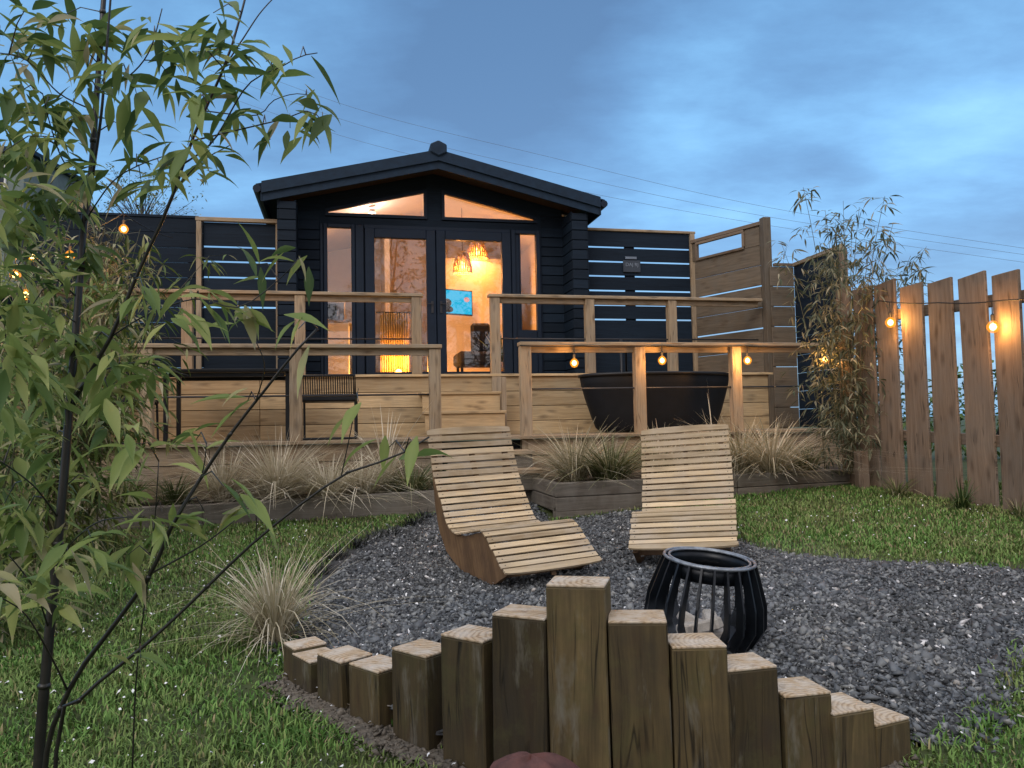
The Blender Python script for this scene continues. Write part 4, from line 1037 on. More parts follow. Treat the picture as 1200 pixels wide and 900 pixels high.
mb.build('rock', M['rock'], None, smooth=True, label='rounded reddish brown rock at the foot of the tallest timber post', cat='rock')

# ================================================================== PLANTERS
pw = thing('planter_edge', W(-1.0, 6.9, .2), 'low grey sleeper edging of the left grass bed', 'planter', 'sleeper edged grass beds')
mb = MB(); a = W(-3.6, 6.99, 0); b = W(-1.15, 6.93, 0); c = W(.87, 6.80, 0)
mb.beam(a+EZ*.19, b+EZ*.205, .075, .25, EZ); mb.beam(b+(b-a).normalized()*.004+EZ*.205, c+EZ*.26, .075, .25, EZ)
mb.build('sleeper', M['old'], pw, bevel=.008)
mb = MB(); mb.beam(c+EZ*.3+E2*.04, W(.87, 7.5, .36), .07, .17, EZ); mb.build('sleeper', M['old'], pw, bevel=.008)
pr_ = thing('planter_edge', W(3.5, 6.3, .3), 'two sleeper high dark edging of the right grass bed', 'planter', 'sleeper edged grass beds')
for k, (za, zb_) in enumerate(((.28, .40), (.40, .52))):
    mb = MB(); a = W(1.70, 6.15, za); b = W(3.45, 6.35, za); c = W(5.25, 6.62, za)
    for p_, q_ in ((a, b), (b, c)): mb.beam(p_+EZ*.0, q_-(q_-p_).normalized()*.004, .075, .118, EZ)
    mb.beam(a+E2*.042-E1*-.036, W(1.74, 7.3, za), .07, .114, EZ)
    mb.build('sleeper', M['old'], pr_, bevel=.008)
def soil(name, quad, z):
    mb = MB(); n = 14
    for i in range(n):
        for j in range(n):
            pt = lambda s_, t: V(quad[0]).lerp(V(quad[1]), s_).lerp(V(quad[3]).lerp(V(quad[2]), s_), t)+EZ*(.02*math.sin(s_*37+t*11)*math.sin(t*23+s_*5))
            mb.face([pt(i/n, j/n), pt((i+1)/n, j/n), pt((i+1)/n, (j+1)/n), pt(i/n, (j+1)/n)])
    mb.build(name, M['soil'], None, kind='structure')
soil('bed_soil', [W(-3.6, 7.0, .26), W(.84, 6.85, .32), W(.84, 7.54, .34), W(-3.6, 7.54, .29)], 0)
soil('bed_soil', [W(1.73, 6.2, .41), W(5.25, 6.66, .41), W(5.6, 7.54, .43), W(1.76, 7.54, .42)], 0)

# ornamental grasses
def grass_clump(base, n, h, spread, label, mat='straw', name='ornamental_grass', group='dry ornamental grasses', wd=.0052, cat='grass', bias=V((0, 0, 0)), rlo=0, rhi=1):
    vs, fs, rs_, us = [], [], [], []
    for _ in range(n):
        a = random.uniform(0, 6.28); rr = random.uniform(0, .06)*spread; b = base+V((math.cos(a)*rr, math.sin(a)*rr, -.01))
        out = V((math.cos(a+random.uniform(-.6, .6)), math.sin(a+random.uniform(-.6, .6)), 0))
        H = h*random.uniform(.45, 1.08); sp = spread*random.uniform(.05, .62)*H; drop = random.uniform(0, .75)**1.5
        if random.random() < .22: H *= 1.25; sp = spread*random.uniform(.4, .8)*H; drop = random.uniform(.4, 1.0)
        w = wd*random.uniform(.6, 1.25); side = V((-out.y, out.x, 0)); side = (side+V((random.uniform(-.5, .5), random.uniform(-.5, .5), 0))).normalized()
        if random.random() < .18: H *= .45; sp *= 1.3; drop = random.uniform(.3, .9)
        K = 6; i0 = len(vs); r = random.uniform(rlo, rhi)
        for k in range(K+1):
            t = k/K; q = b+out*(sp*t**1.7*1.5)+bias*(t**2*H)+EZ*(H*(t*(1-drop*.25)-drop*.8*t**3.2)); ww = w*(1-t**2.5)+.0004
            vs += [tuple(q-side*ww), tuple(q+side*ww)]
        for k in range(K):
            fs.append((i0+2*k, i0+2*k+1, i0+2*k+3, i0+2*k+2)); rs_.append(r); us += [(t*.1, 0), (t*.1, .01), (t*.1+.02, .01), (t*.1+.02, 0)]
    o = npmesh(name, np.array(vs)-np.array(base), fs, np.clip(rs_, 0, 1), M[mat], uv=us); o.location = base
    return tag(o, label, cat, group, 'thing')
def bedpt(px, v): # point on the bed soil at deck depth v below the given pixel column
    d = ray(px, 560); k = v/(E2.dot(d)); p = CAM+d*(v-E2.dot(CAM))/E2.dot(d)
    u = E1.dot(p); z = .30 if u < 1 else .41
    return V((p.x, p.y, z))
clumps = [(150, 7.3, 160, .30, 1.0, 'strawg', 'small green tuft at the left end of the left bed', 0, .7), (205, 7.2, 150, .28, 1.1, 'strawg', 'low green grass tuft left of the tall dry clumps', 0, .6), (262, 7.2, 280, .50, .9, 'straw', 'upright dry grass clump behind the left sleeper edging', .2, 1),
 (325, 7.1, 420, .58, 1.1, 'straw', 'largest straw coloured clump in the left bed', .3, 1), (385, 7.0, 340, .46, 1.5, 'straw', 'pale dry clump arching down over the left sleeper edging', .35, 1), (425, 7.1, 300, .40, 1.4, 'straw', 'dry grass clump right of the arching one in the left bed', .2, 1),
 (452, 7.25, 90, .75, .5, 'straw', 'tall thin dry stems at the right part of the left bed', .5, 1), (483, 7.05, 260, .36, 1.3, 'strawg', 'greenish grass clump beside the steps in the left bed', 0, .95),
 (672, 6.6, 300, .52, 1.3, 'straw', 'dry grass clump at the left corner of the right bed', .1, .85), (715, 6.5, 420, .48, 1.6, 'strawg', 'greenish straw clump spilling over the right bed edging', .2, 1), (775, 6.9, 160, .52, 1.0, 'straw', 'dry clump half hidden by the rear lounger', .1, .9),
 (868, 6.7, 360, .56, 1.1, 'straw', 'bushy dry clump right of the rear lounger', .1, .75), (905, 6.5, 380, .52, 1.4, 'straw', 'dry grass clump hanging over the right edging near the bamboo', .15, .9), (945, 6.8, 160, .36, 1.2, 'strawg', 'low green clump at the foot of the right bamboo', 0, .8)]
mb = MB()
for (p_, q_) in ((W(1.70, 6.15, .2), W(3.45, 6.35, .2)), (W(3.454, 6.3505, .2), W(5.25, 6.62, .2))): mb.beam(p_, q_, .07, .12, EZ)
mb.build('sleeper', M['old'], pr_)
for (px, v, n, h, sp, mt, lb_, r0, r1) in clumps:
    grass_clump(bedpt(px, v), int(n*1.5), h*(1.18 if px < 500 else 1.12), sp*1.25, lb_, mt, rlo=r0, rhi=r1)
grass_clump(bedpt(838, 7.2), 14, 1.05, .35, 'few very long dry stalks rising before the tub', 'straw', rlo=.6, rhi=1)
p = G(322, 752); grass_clump(p, 560, .47, 1.0, 'dry grass clump at the gravel corner beside the lowest posts', 'straw', wd=.003, rlo=.1, rhi=.95)
# black grass tufts along the gravel edge
for k, (px, py) in enumerate(((395, 655), (418, 640), (440, 632), (462, 628), (483, 615), (372, 672), (497, 608))):
    grass_clump(G(px, py), 90, .12, 1.5, ['black grass tuft third from the left along the gravel edge', 'black grass tuft at the middle of the gravel edge', 'spreading black tuft right of the middle of the gravel edge', 'black tuft near the foot of the sideways lounger', 'dark tuft before the left sleeper edging', 'smallest black tuft nearest the dry grass at the gravel corner', 'black tuft closest to the steps behind the lounger'][k], 'mondo', 'black_grass_tuft', 'black grass tufts at the gravel edge', .0035)
grass_clump(G(1128, 597), 120, .26, .7, 'clump of upright green leaves at the fence foot', 'green', 'leafy_clump', None, .006, 'plant')
grass_clump(G(1052, 582), 120, .22, 1.4, 'dry brown weed clump at the fence foot beside the bed', 'strawg', 'weed_clump', None, .004, 'plant')
grass_clump(G(1195, 605), 60, .15, 1.2, 'low weed tuft at the fence foot by the right edge', 'strawg', 'weed_clump', None, .004, 'plant')

# ================================================================== FENCE
fe = thing('picket_fence', (3.45, 6.3, .3), 'tall fence of broad rough brown boards with sky showing in the gaps', 'fence')
fa = V((3.05, 7.95, 0)); fb = V((3.69, 5.60, 0)); fd = (fb-fa).normalized(); fn = V((fd.y, -fd.x, 0))
if fn.x > 0: fn = -fn
edges = [(1003, 1025), (1028, 1053), (1058, 1085), (1091, 1120), (1127, 1160), (1167, 1200)]
def on_fence(px):   # distance along the fence line
    d = ray(px, 440); A_ = fa-CAM
    den = d.x*fd.y-d.y*fd.x; return (A_.y*d.x-A_.x*d.y)/-den if False else ((A_.x*d.y-A_.y*d.x)/(d.x*fd.y-d.y*fd.x))
ivs = [(on_fence(a), on_fence(b)) for a, b in edges]
w0 = ivs[0][1]-ivs[0][0]
left = ivs[0][0]
while left > on_fence(990):
    ivs.insert(0, (left-.04-.20, left-.04)); left = ivs[0][0]
r0 = ivs[-1][1]
for k in range(5): ivs.append((r0+.05, r0+.27)); r0 += .27
for k, (a, b) in enumerate(ivs):
    m_ = fa+fd*((a+b)/2); zg = gf(m_.x, m_.y); w = b-a
    H = 1.80+random.uniform(-.015, .015)-.02*(m_.y < 5.9)+.06*(m_.y > 6.7)
    sl_ = random.uniform(-.004, .022); lean = V((random.uniform(-.004, .01), random.uniform(-.006, .006), 0))
    wv = random.uniform(-.01, .01)
    P0 = fa+EZ*0
    out = [(a+wv, zg-.1), (b-wv*.5, zg-.1), (b+random.uniform(-.012, .006), zg+H*.5), (b-.005, zg+H+sl_), (a+.003, zg+H-sl_*.6), (a+random.uniform(-.006, .012), zg+H*.55)]
    mb = MB(); rr = random.random()
    pts = [fa+fd*t+EZ*z for t, z in out]
    i0 = len(mb.v); mb.poly([V((p_.x, p_.y, p_.z)) for p_ in pts], -fn*.028, rr)
    # grain runs up the board
    mb.uv = [(q[1]+k*3.7, q[0]) for q in mb.uv]
    mb.build('board', M['fence'], fe, bevel=.004)
mb = MB()
for z in (.45, 1.52): mb.beam(fa+fd*(left)-fn*.06+EZ*(z+.36), fa+fd*(r0)-fn*.06+EZ*(z+.24), .06, .09, EZ)
mb.build('back_rail', M['fence'], fe, bevel=.004)
# stub post
sp_ = G(1022, 560); mb = MB(); c = fa+fd*(on_fence(1018))+fn*.12
mb.box(V((c.x, c.y, .42)), EZ, V((1, 0, 0)), V((0, 1, 0)), .44, .10, .10)
mb.build('stub_post', M['fence'], None, bevel=.008, label='short sawn stub post in the right bed against the fence', cat='post')

# ================================================================== FESTOON LIGHTS
def festoon(label, pts, bulbs, drop=.10, power=9.0):
    r = thing('string_lights', pts[0], label, 'string lights', None)
    mb = MB(); cp = []
    for a, b in zip(pts, pts[1:]):
        a, b = V(a), V(b); n = 10
        for k in range(n):
            t = k/n; cp.append(a.lerp(b, t)-EZ*(.06*(b-a).length*.35*4*t*(1-t)))
    cp.append(V(pts[-1])); mb.tube(cp, .005, 6); mb.build('cable', M['cable'], r)
    for b in bulbs:
        b = V(b); near = min(cp, key=lambda q: (q-b).xy.length)
        mb = MB(); mb.lathe(b, [(.001, -.052), (.027, -.043), (.044, -.014), (.044, .008), (.028, .032), (.014, .043), (.001, .044)], 16); bo = mb.build('bulb', M['amber'], r, smooth=True)
        mb = MB(); mb.lathe(b, [(.001, -.032), (.018, -.022), (.025, -.004), (.018, .014), (.001, .026)], 12); mb.build('filament', M['bulb'], bo, smooth=True)
        mb = MB(); mb.lathe(b+EZ*.04, [(.001, 0), (.014, 0), (.014, .045), (.005, .055), (.001, .055)], 10); mb.tube([b+EZ*.085, V((b.x, b.y, max(near.z, b.z+.10)))], .004, 6); mb.build('socket', M['cable'], r)
        l = bpy.data.lights.new('bulb_light', 'POINT'); l.energy = power; l.color = (1, .46, .12); l.shadow_soft_size = .025
        lo = bpy.data.objects.new('bulb_light', l); COL.objects.link(lo); lo.location = b+(CAM-b).normalized()*.05
def atv(px, py, v):
    d = ray(px, py); return CAM+d*((v-E2.dot(CAM))/E2.dot(d))
vb = 7.60
fpt = lambda px, py: fa+fd*on_fence(px)+fn*.05+EZ*(at(px, py, (fa+fd*on_fence(px)).y-.03).z)
bulbs = [atv(673, 425, 7.5), atv(776, 422, 7.5), atv(876, 422, 7.48), atv(967, 421, 6.75), fpt(1052, 377), fpt(1173, 382)]
cab_pts = [W(1.76, 7.53, 1.745), W(2.4, 7.53, 1.745), W(3.3, 7.53, 1.75), W(4.25, 7.53, 1.75), W(5.15, 7.53, 1.75), fpt(1040, 352), fpt(1110, 354), fpt(1180, 352), fa+fd*r0+fn*.05+EZ*1.75]
festoon('string of warm bulbs along the right railing and the board fence', cab_pts, bulbs)
lb2 = [at(82, 299, 7.2), at(145, 268, 7.6), at(38, 300, 6.9), at(18, 322, 6.6), at(30, 345, 6.8), at(12, 262, 6.6)]
festoon('string of warm bulbs in the foliage at the far left', [at(-40, 250, 6.4), at(20, 262, 6.8), at(82, 280, 7.2), at(145, 250, 7.6), W(-2.0, 9.9, 3.3)], lb2[:5])

# ================================================================== BACK BAMBOOS
def bamboo_clump(base, label, n_culm, h, spread, nleaf, lsize, mat, zlo=.1, group=None, lean=V((0, 0, 0)), dens=1.0, cane='cane2', top_thin=.5):
    r = thing('bamboo_clump', base, label, 'bamboo', group)
    mb = MB(); s = new_set()
    for _ in range(n_culm):
        a = random.uniform(0, 6.28); b = base+V((math.cos(a), math.sin(a), 0))*random.uniform(0, .16)*spread
        out = V((math.cos(a), math.sin(a), 0))*random.uniform(.05, .5)*spread+lean*random.uniform(.6, 1.3); H = h*random.uniform(.6, 1.04)
        pts = [b+out*(t**1.8)+EZ*(H*(t-.10*t**3)) for t in np.linspace(0, 1, 8)]
        mb.tube(pts, list(np.linspace(.006, .0018, 8)), 5)
        for _ in range(int(nleaf/n_culm)):
            t = zlo+(1-zlo)*random.random()**top_thin; i = min(6, int(t*7)); p = pts[i].lerp(pts[i+1], t*7-i)
            tw = rdir(.15); tl = random.uniform(.05, .22)*spread*(1.25-t)*1.2; e = p+tw*tl
            if random.random() < .35: mb.tube([p, e], .0012, 3, caps=False)
            for _ in range(random.randint(2, 4)):
                d = (tw*.6+rdir(.45)).normalized(); leaf_set(s, [(e+d*.01, d, lsize*random.uniform(.6, 1.25), lsize*random.uniform(.11, .17), random.uniform(.1, .8), random.random())])
    mb.build('canes', M[cane], r); build_leaves(s, 'foliage', M[mat], r); return r
pb = W(5.02, 7.0, .42); 
pb = at(995, 540, 7.3); pb = V((pb.x, pb.y, .42))
bamboo_clump(pb, 'tall olive bamboo growing in the right bed against the board fence', 24, 2.85, 1.5, 1550, .12, 'leafright', .10, top_thin=.92, lean=V((.0, 0, 0)))
pb = W(-2.62, 8.7, ZL); bamboo_clump(pb, 'straw coloured bamboo lit by bulbs at the left end of the terrace', 18, 2.75, 1.3, 1100, .13, 'leafback', .25, top_thin=.8)
pb = at(55, 600, 5.2); pb = V((pb.x, pb.y, gf(pb.x, pb.y))); bamboo_clump(pb, 'dense mixed green and straw bamboo behind the near canes at left', 26, 2.6, 1.9, 1900, .14, 'leafmid', .02, top_thin=1.0)
pb = at(-25, 700, 3.6); pb = V((pb.x, pb.y, gf(pb.x, pb.y))); bamboo_clump(pb, 'green bamboo clump at the left picture edge on the lawn', 14, 2.4, 1.3, 900, .12, 'leafnear', .02, top_thin=1.0)

# ================================================================== FOREGROUND BAMBOO
def stem(pts_px, r0, r1, n=22):
    pts = interp([at(x, y, d) for x, y, d in pts_px], n); return pts, list(np.linspace(r0, r1, n))
def add_nodes(mb, pts, rads, every=4):
    mb.tube(pts, rads, 10)
    for k in range(2, len(pts)-1, every):
        t = (pts[k+1]-pts[k]).normalized(); rr = rads[k]
        mb.tube([pts[k]-t*.005, pts[k]-t*.001, pts[k]+t*.001, pts[k]+t*.005], [rr*1.02, rr*1.28, rr*1.28, rr*1.02], 10)
plantA = thing('bamboo_cane', G(45, 990) if False else V((at(45, 905, 1.35).x-.01, 1.35, gf(-.8, 1.35))), 'tall thick dark bamboo cane with big green leaves nearest the left edge', 'bamboo', 'near bamboo canes')
b0 = ORG[plantA.name]
mbA = MB()
ptsA = interp([b0-EZ*.05, at(45, 905, 1.35), at(60, 720, 1.36), at(75, 560, 1.37), at(82, 470, 1.38), at(92, 350, 1.39), at(98, 265, 1.4), at(106, 215, 1.4), at(112, 130, 1.41), at(118, 50, 1.42), at(124, -40, 1.43)], 40)
add_nodes(mbA, ptsA, list(np.linspace(.0105, .0045, 40)), 5)
twA = []
for pp, ra, rb in (([(79, 492, 1.38), (95, 455, 1.37), (130, 395, 1.36), (165, 312, 1.35), (186, 268, 1.34), (205, 222, 1.33), (222, 172, 1.32), (240, 130, 1.31), (262, 80, 1.3), (276, 40, 1.3), (292, -20, 1.3)], .0042, .0018),
                   ([(107, 215, 1.4), (118, 140, 1.38), (124, 70, 1.37), (131, -20, 1.36)], .003, .0018),
                   ([(215, 192, 1.32), (250, 165, 1.3), (290, 100, 1.28), (330, 78, 1.27), (352, 66, 1.27), (372, 62, 1.27)], .0018, .0009),
                   ([(226, 165, 1.32), (280, 152, 1.3), (330, 140, 1.28), (362, 130, 1.27), (378, 142, 1.27)], .0016, .0008),
                   ([(240, 130, 1.31), (300, 135, 1.3), (320, 118, 1.3), (345, 110, 1.3), (366, 112, 1.3)], .0012, .0007),
                   ([(262, 80, 1.3), (285, 45, 1.3), (305, 15, 1.3), (328, -10, 1.3)], .0015, .0008),
                   ([(205, 222, 1.33), (235, 190, 1.32), (270, 170, 1.32)], .0014, .0008),
                   ([(98, 262, 1.4), (130, 215, 1.36), (160, 195, 1.34), (195, 182, 1.33)], .0016, .0009),
                   ([(112, 130, 1.41), (70, 110, 1.36), (30, 70, 1.33), (-20, 60, 1.3)], .0016, .0009),
                   ([(104, 225, 1.4), (75, 190, 1.36), (60, 150, 1.33), (50, 110, 1.3)], .0016, .0009),
                   ([(114, 110, 1.41), (150, 90, 1.36), (175, 60, 1.33), (190, 10, 1.32)], .0016, .0009),
                   ([(92, 350, 1.39), (60, 320, 1.35), (25, 290, 1.3), (-10, 280, 1.28)], .0018, .001),
                   ([(130, 395, 1.36), (170, 370, 1.33), (230, 350, 1.3), (280, 360, 1.28), (330, 325, 1.28), (352, 300, 1.28)], .0015, .0008),
                   ([(82, 470, 1.38), (110, 440, 1.33), (160, 425, 1.28), (220, 440, 1.25)], .0016, .0009),
                   ([(80, 480, 1.38), (50, 440, 1.3), (10, 430, 1.22), (-30, 440, 1.2)], .0018, .001),
                   ([(70, 610, 1.37), (40, 570, 1.3), (0, 540, 1.25)], .0018, .001), ([(66, 660, 1.36), (90, 630, 1.3), (120, 610, 1.28), (170, 605, 1.25)], .0016, .0009),
                   ([(58, 740, 1.36), (40, 690, 1.3), (10, 650, 1.26)], .0016, .0009)):
    p_, r_2 = stem(pp, ra, rb, 16); mbA.tube(p_, r_2, 6); twA.append(p_)
plantB = thing('bamboo_cane', V((at(55, 905, 1.25).x, 1.25, gf(-.75, 1.25))), 'leaning dark bamboo cane rising from lower left to the railing', 'bamboo', 'near bamboo canes')
mbB = MB(); twB = []
bb = ORG[plantB.name]
p_ = interp([bb-EZ*.05, at(50, 930, 1.25), at(80, 811, 1.24), at(135, 731, 1.23), at(177, 672, 1.22), at(205, 610, 1.21), at(262, 520, 1.2), at(312, 455, 1.19), at(348, 410, 1.18), at(372, 385, 1.18)], 32)
add_nodes(mbB, p_, list(np.linspace(.006, .0018, 32)), 6); twB.append(p_)
for pp, ra, rb in (([(177, 672, 1.22), (235, 640, 1.2), (275, 610, 1.2)], .0018, .001), ([(155, 905, 1.26), (160, 790, 1.25), (172, 690, 1.23), (181, 615, 1.22), (186, 540, 1.2)], .0016, .0008), ([(205, 610, 1.21), (235, 560, 1.19), (242, 520, 1.18)], .0014, .0008), ([(300, 470, 1.19), (310, 430, 1.17), (300, 400, 1.15)], .0012, .0007), ([(80, 811, 1.24), (60, 770, 1.2), (30, 720, 1.16), (0, 700, 1.14)], .0018, .0009)):
    q_, r_2 = stem(pp, ra, rb, 14); mbB.tube(q_, r_2, 6); twB.append(q_)
plantC = thing('bamboo_cane', V((at(70, 905, 1.22).x, 1.22, gf(-.7, 1.22))), 'thin bamboo cane slanting right across the lawn and dry grasses', 'bamboo', 'near bamboo canes')
mbC = MB(); twC = []; bb = ORG[plantC.name]
p_ = interp([bb-EZ*.05, at(66, 880, 1.22), at(100, 815, 1.21), at(169, 757, 1.2), at(220, 710, 1.2), at(304, 630, 1.18), at(400, 558, 1.17), at(460, 537, 1.16), at(503, 512, 1.16)], 30)
add_nodes(mbC, p_, list(np.linspace(.0046, .0014, 30)), 6); twC.append(p_)
for pp, ra, rb in (([(400, 558, 1.17), (412, 500, 1.15), (420, 455, 1.14)], .0011, .0006), ([(300, 632, 1.18), (300, 600, 1.17), (296, 580, 1.17)], .0011, .0006)):
    q_, r_2 = stem(pp, ra, rb, 10); mbC.tube(q_, r_2, 6); twC.append(q_)
CL = [(30, 10, 4), (70, 20, 4), (20, 70, 6), (50, 55, 4), (100, 35, 5), (130, 40, 4), (180, 40, 6), (200, 60, 6), (160, 110, 4), (60, 120, 6), (20, 110, 6), (100, 100, 4), (40, 180, 5), (70, 170, 5), (90, 200, 5), (150, 150, 4), (200, 90, 6), (225, 60, 4), (265, 65, 5), (250, 15, 4), (275, 50, 4), (312, 72, 2), (230, 120, 4), (220, 170, 5), (250, 168, 4), (280, 125, 3), (265, 100, 4), (312, 145, 3), (340, 150, 4), (360, 120, 3), (378, 142, 2), (330, 82, 2), (160, 185, 4), (165, 210, 4), (190, 205, 3), (240, 205, 3), (70, 235, 5), (120, 205, 3), (20, 230, 6), (30, 280, 6), (10, 330, 6), (60, 320, 5), (110, 290, 4), (100, 310, 3), (60, 380, 6), (20, 420, 6), (45, 440, 6), (110, 400, 5), (140, 425, 6), (150, 340, 3), (170, 345, 3), (210, 365, 4), (235, 352, 4), (280, 365, 5), (345, 300, 3), (300, 310, 2), (180, 435, 5), (130, 465, 5), (60, 470, 5), (160, 520, 4), (20, 520, 5), (70, 560, 4), (130, 500, 4), (230, 515, 4), (290, 470, 2), (262, 570, 2), (240, 600, 2), (350, 385, 2), (420, 470, 1), (190, 600, 4), (180, 620, 3), (80, 650, 5), (40, 640, 6), (20, 690, 5), (70, 700, 4), (110, 640, 3), (150, 650, 4), (300, 595, 2), (455, 525, 2), (485, 520, 1), (165, 770, 1), (0, 30, 5), (0, 180, 5), (5, 380, 6), (0, 480, 5), (5, 590, 4), (352, 66, 1), (85, 60, 4), (45, 140, 5), (10, 150, 5), (85, 130, 4), (140, 80, 4), (50, 230, 5), (10, 270, 5), (85, 400, 5), (95, 440, 4), (30, 370, 5), (60, 520, 4), (110, 560, 3), (30, 600, 5)]
sets = {'A': new_set(), 'B': new_set(), 'C': new_set()}
allpts = [('A', p) for t in twA for p in t]+[('A', p) for p in ptsA[6:]]+[('B', p) for t in twB for p in t]+[('C', p) for t in twC for p in t]
def proj(p):
    d = p-CAM; z = d.dot(FW); return 600+F*d.dot(RT)/z, 450-F*d.dot(UP)/z
ap = [(w, p, proj(p)) for w, p in allpts]
twig = {'A': mbA, 'B': mbB, 'C': mbC}
for (cx, cy, n) in CL:
    w, p, q = min(ap, key=lambda e: (e[2][0]-cx)**2+(e[2][1]-cy)**2)
    e = at(cx, cy, p.y+random.uniform(-.14, .10))
    if (e-p).length > .02:
        mid = p.lerp(e, .5)+EZ*.015; twig[w].tube([p, mid, e], [.0013, .001, .0007], 4, caps=False)
    base_dir = (e-p); base_dir.y *= .5
    base_dir = base_dir.normalized() if base_dir.length > .03 else V((random.uniform(-1, 1), random.uniform(-.4, .2), -.2))
    for k in range(int(n*2.5)+1 if cx < 150 else int(n*1.9)+1):
        sd = random.choice((-1, 1))
        d = (base_dir*.5+V((sd*random.uniform(.2, 1), random.uniform(-.5, .5), random.uniform(-1.0, .35)))).normalized()
        ln = random.uniform(.042, .090); b = e+V((random.uniform(-.022, .022), random.uniform(-.03, .03), random.uniform(-.022, .022)))
        rr = random.random()*.82 if cy < 330 else .25+.62*random.random()
        if random.random() < .08: rr = random.uniform(.9, 1)
        leaf_set(sets[w], [(b, d, ln, ln*random.uniform(.20, .29), random.uniform(.15, .9), rr)])
for w, pl_ in (('A', plantA), ('B', plantB), ('C', plantC)):
    twig[w].build('cane', M['bark'], pl_, smooth=True); build_leaves(sets[w], 'leaves', M['leafnear'], pl_)

# ================================================================== BACKGROUND
# hedge and field behind the fence
def leafy_mass(root, c, rx, ry, rz, n, ls_, mat, name='foliage'):
    s = new_set()
    for _ in range(n):
        q = V((random.gauss(0, 1), random.gauss(0, 1), random.gauss(0, 1))).normalized()*random.uniform(.55, 1.0)
        p = c+V((q.x*rx, q.y*ry, q.z*rz)); leaf_set(s, [(p, (q+rdir(.2)).normalized(), ls_*random.uniform(.6, 1.3), ls_*.5, .3, random.random())])
    build_leaves(s, name, M[mat], root)
for k, (x, y, rx, h, lab) in enumerate(((5.6, 9.2, .8, 1.15, 'rounded green hedge bush beyond the left half of the fence'), (6.6, 8.6, .9, 1.25, 'green hedge bush beyond the middle of the fence'), (7.8, 8.0, 1.0, 1.3, 'green hedge bush beyond the right end of the fence'), (4.6, 9.9, .8, 1.2, 'green hedge bush farthest back behind the right bamboo'))):
    r = thing('hedge_bush', (x, y, gf(x, y)), lab, 'bush', 'hedge bushes beyond the fence')
    mb = MB()
    for _ in range(5):
        e = V((x+random.uniform(-.4, .4), y+random.uniform(-.3, .3), gf(x, y)+h*.8)); mb.tube([V((x, y, gf(x, y)-.05)), e], [.03, .008], 6)
    mb.build('branches', M['bark'], r); leafy_mass(r, V((x, y, gf(x, y)+h*.5)), rx, .5, h*.55, 900, .09, 'hedge')
# young tree behind the left fence
tr = thing('young_tree', W(-3.0, 12.5, .3), 'small airy tree with fine leaves behind the black fence', 'tree')
mb = MB(); s = new_set(); tb_ = ORG[tr.name]; tc = at(165, 230, 12.0)
mb.tube(interp([tb_, tb_.lerp(tc, .5)+E1*.1, tc], 8), list(np.linspace(.05, .02, 8)), 8)
for _ in range(70):
    e = tc+V((random.gauss(0, .33), random.gauss(0, .3), random.uniform(-.5, .42))); st_ = tc-EZ*.5
    mb.tube([st_+V((random.uniform(-.1, .1), 0, random.uniform(-.2, .2))), st_.lerp(e, .6)+rdir()*.05, e], [.008, .005, .002], 4, caps=False)
    for _ in range(14): 
        d = rdir(0); leaf_set(s, [(e+rdir(0)*random.uniform(0, .14), d, .055, .02, .2, random.random())])
mb.build('branches', M['bark'], tr); build_leaves(s, 'crown', M['leafmid'], tr)
# bird house shaped lit gable at far left
gh = thing('garden_hut', at(92, 300, 11.5)*1.0, 'small wooden garden hut gable glowing orange behind the bamboo', 'hut')
hc = at(92, 300, 11.5); hw, z0h, z1h = .22, hc.z-2.2, at(92, 258, 11.5).z; zp = at(92, 232, 11.5).z
mb = MB(); mb.poly([hc+E1*a+EZ*(z-hc.z) for a, z in ((-hw, z0h), (hw, z0h), (hw, z1h), (0, zp), (-hw, z1h))], E2*.5); mb.build('wall', M['slat'], gh)
mb = MB()
for s_ in (-1, 1): mb.poly([hc-E2*.06+EZ*(zp+.03-hc.z), hc-E2*.06+E1*(s_*(hw+.06))+EZ*(z1h-.0-hc.z), hc-E2*.06+E1*(s_*(hw+.06))+EZ*(z1h+.03-hc.z), hc-E2*.06+EZ*(zp+.06-hc.z)], E2*.62)
mb.build('roof', M['ply'], gh)
l = bpy.data.lights.new('hut_light', 'POINT'); l.energy = 4; l.color = (1, .45, .12); l.shadow_soft_size = .05
lo = bpy.data.objects.new('hut_light', l); COL.objects.link(lo); lo.location = hc-E2*.35+EZ*.1
# pale cladded house corner at the far left
hs = thing('house', at(-60, 420, 20), 'pale grey green house wall with window at the far left edge', 'house')
h0 = at(28, 200, 20); mb = MB(); zt = at(28, 178, 20).z
mb.box(V((h0.x-3, 21.5, zt/2)), EZ, V((1, 0, 0)), V((0, 1, 0)), zt, 6, 3); mb.build('wall', plain('grey green render', (.16, .2, .19), .8, var=.3, scale=3), hs)
mb = MB(); mb.box(V((h0.x-3, 21.5, zt+.05)), V((1, 0, 0)), V((0, 1, 0)), EZ, 6.3, 3.3, .12); mb.build('roof', M['roof'], hs)
wn = MB(); wn.box(V((h0.x-.75, 19.98, zt-.55)), V((1, 0, 0)), EZ, V((0, 1, 0)), .6, .8, .06); wo = wn.build('window', M['white'], hs)
wn = MB(); wn.box(V((h0.x-.75, 19.94, zt-.55)), V((1, 0, 0)), EZ, V((0, 1, 0)), .5, .7, .02); wn.build('pane', M['frame'], wo)
mb = MB(); s = new_set()
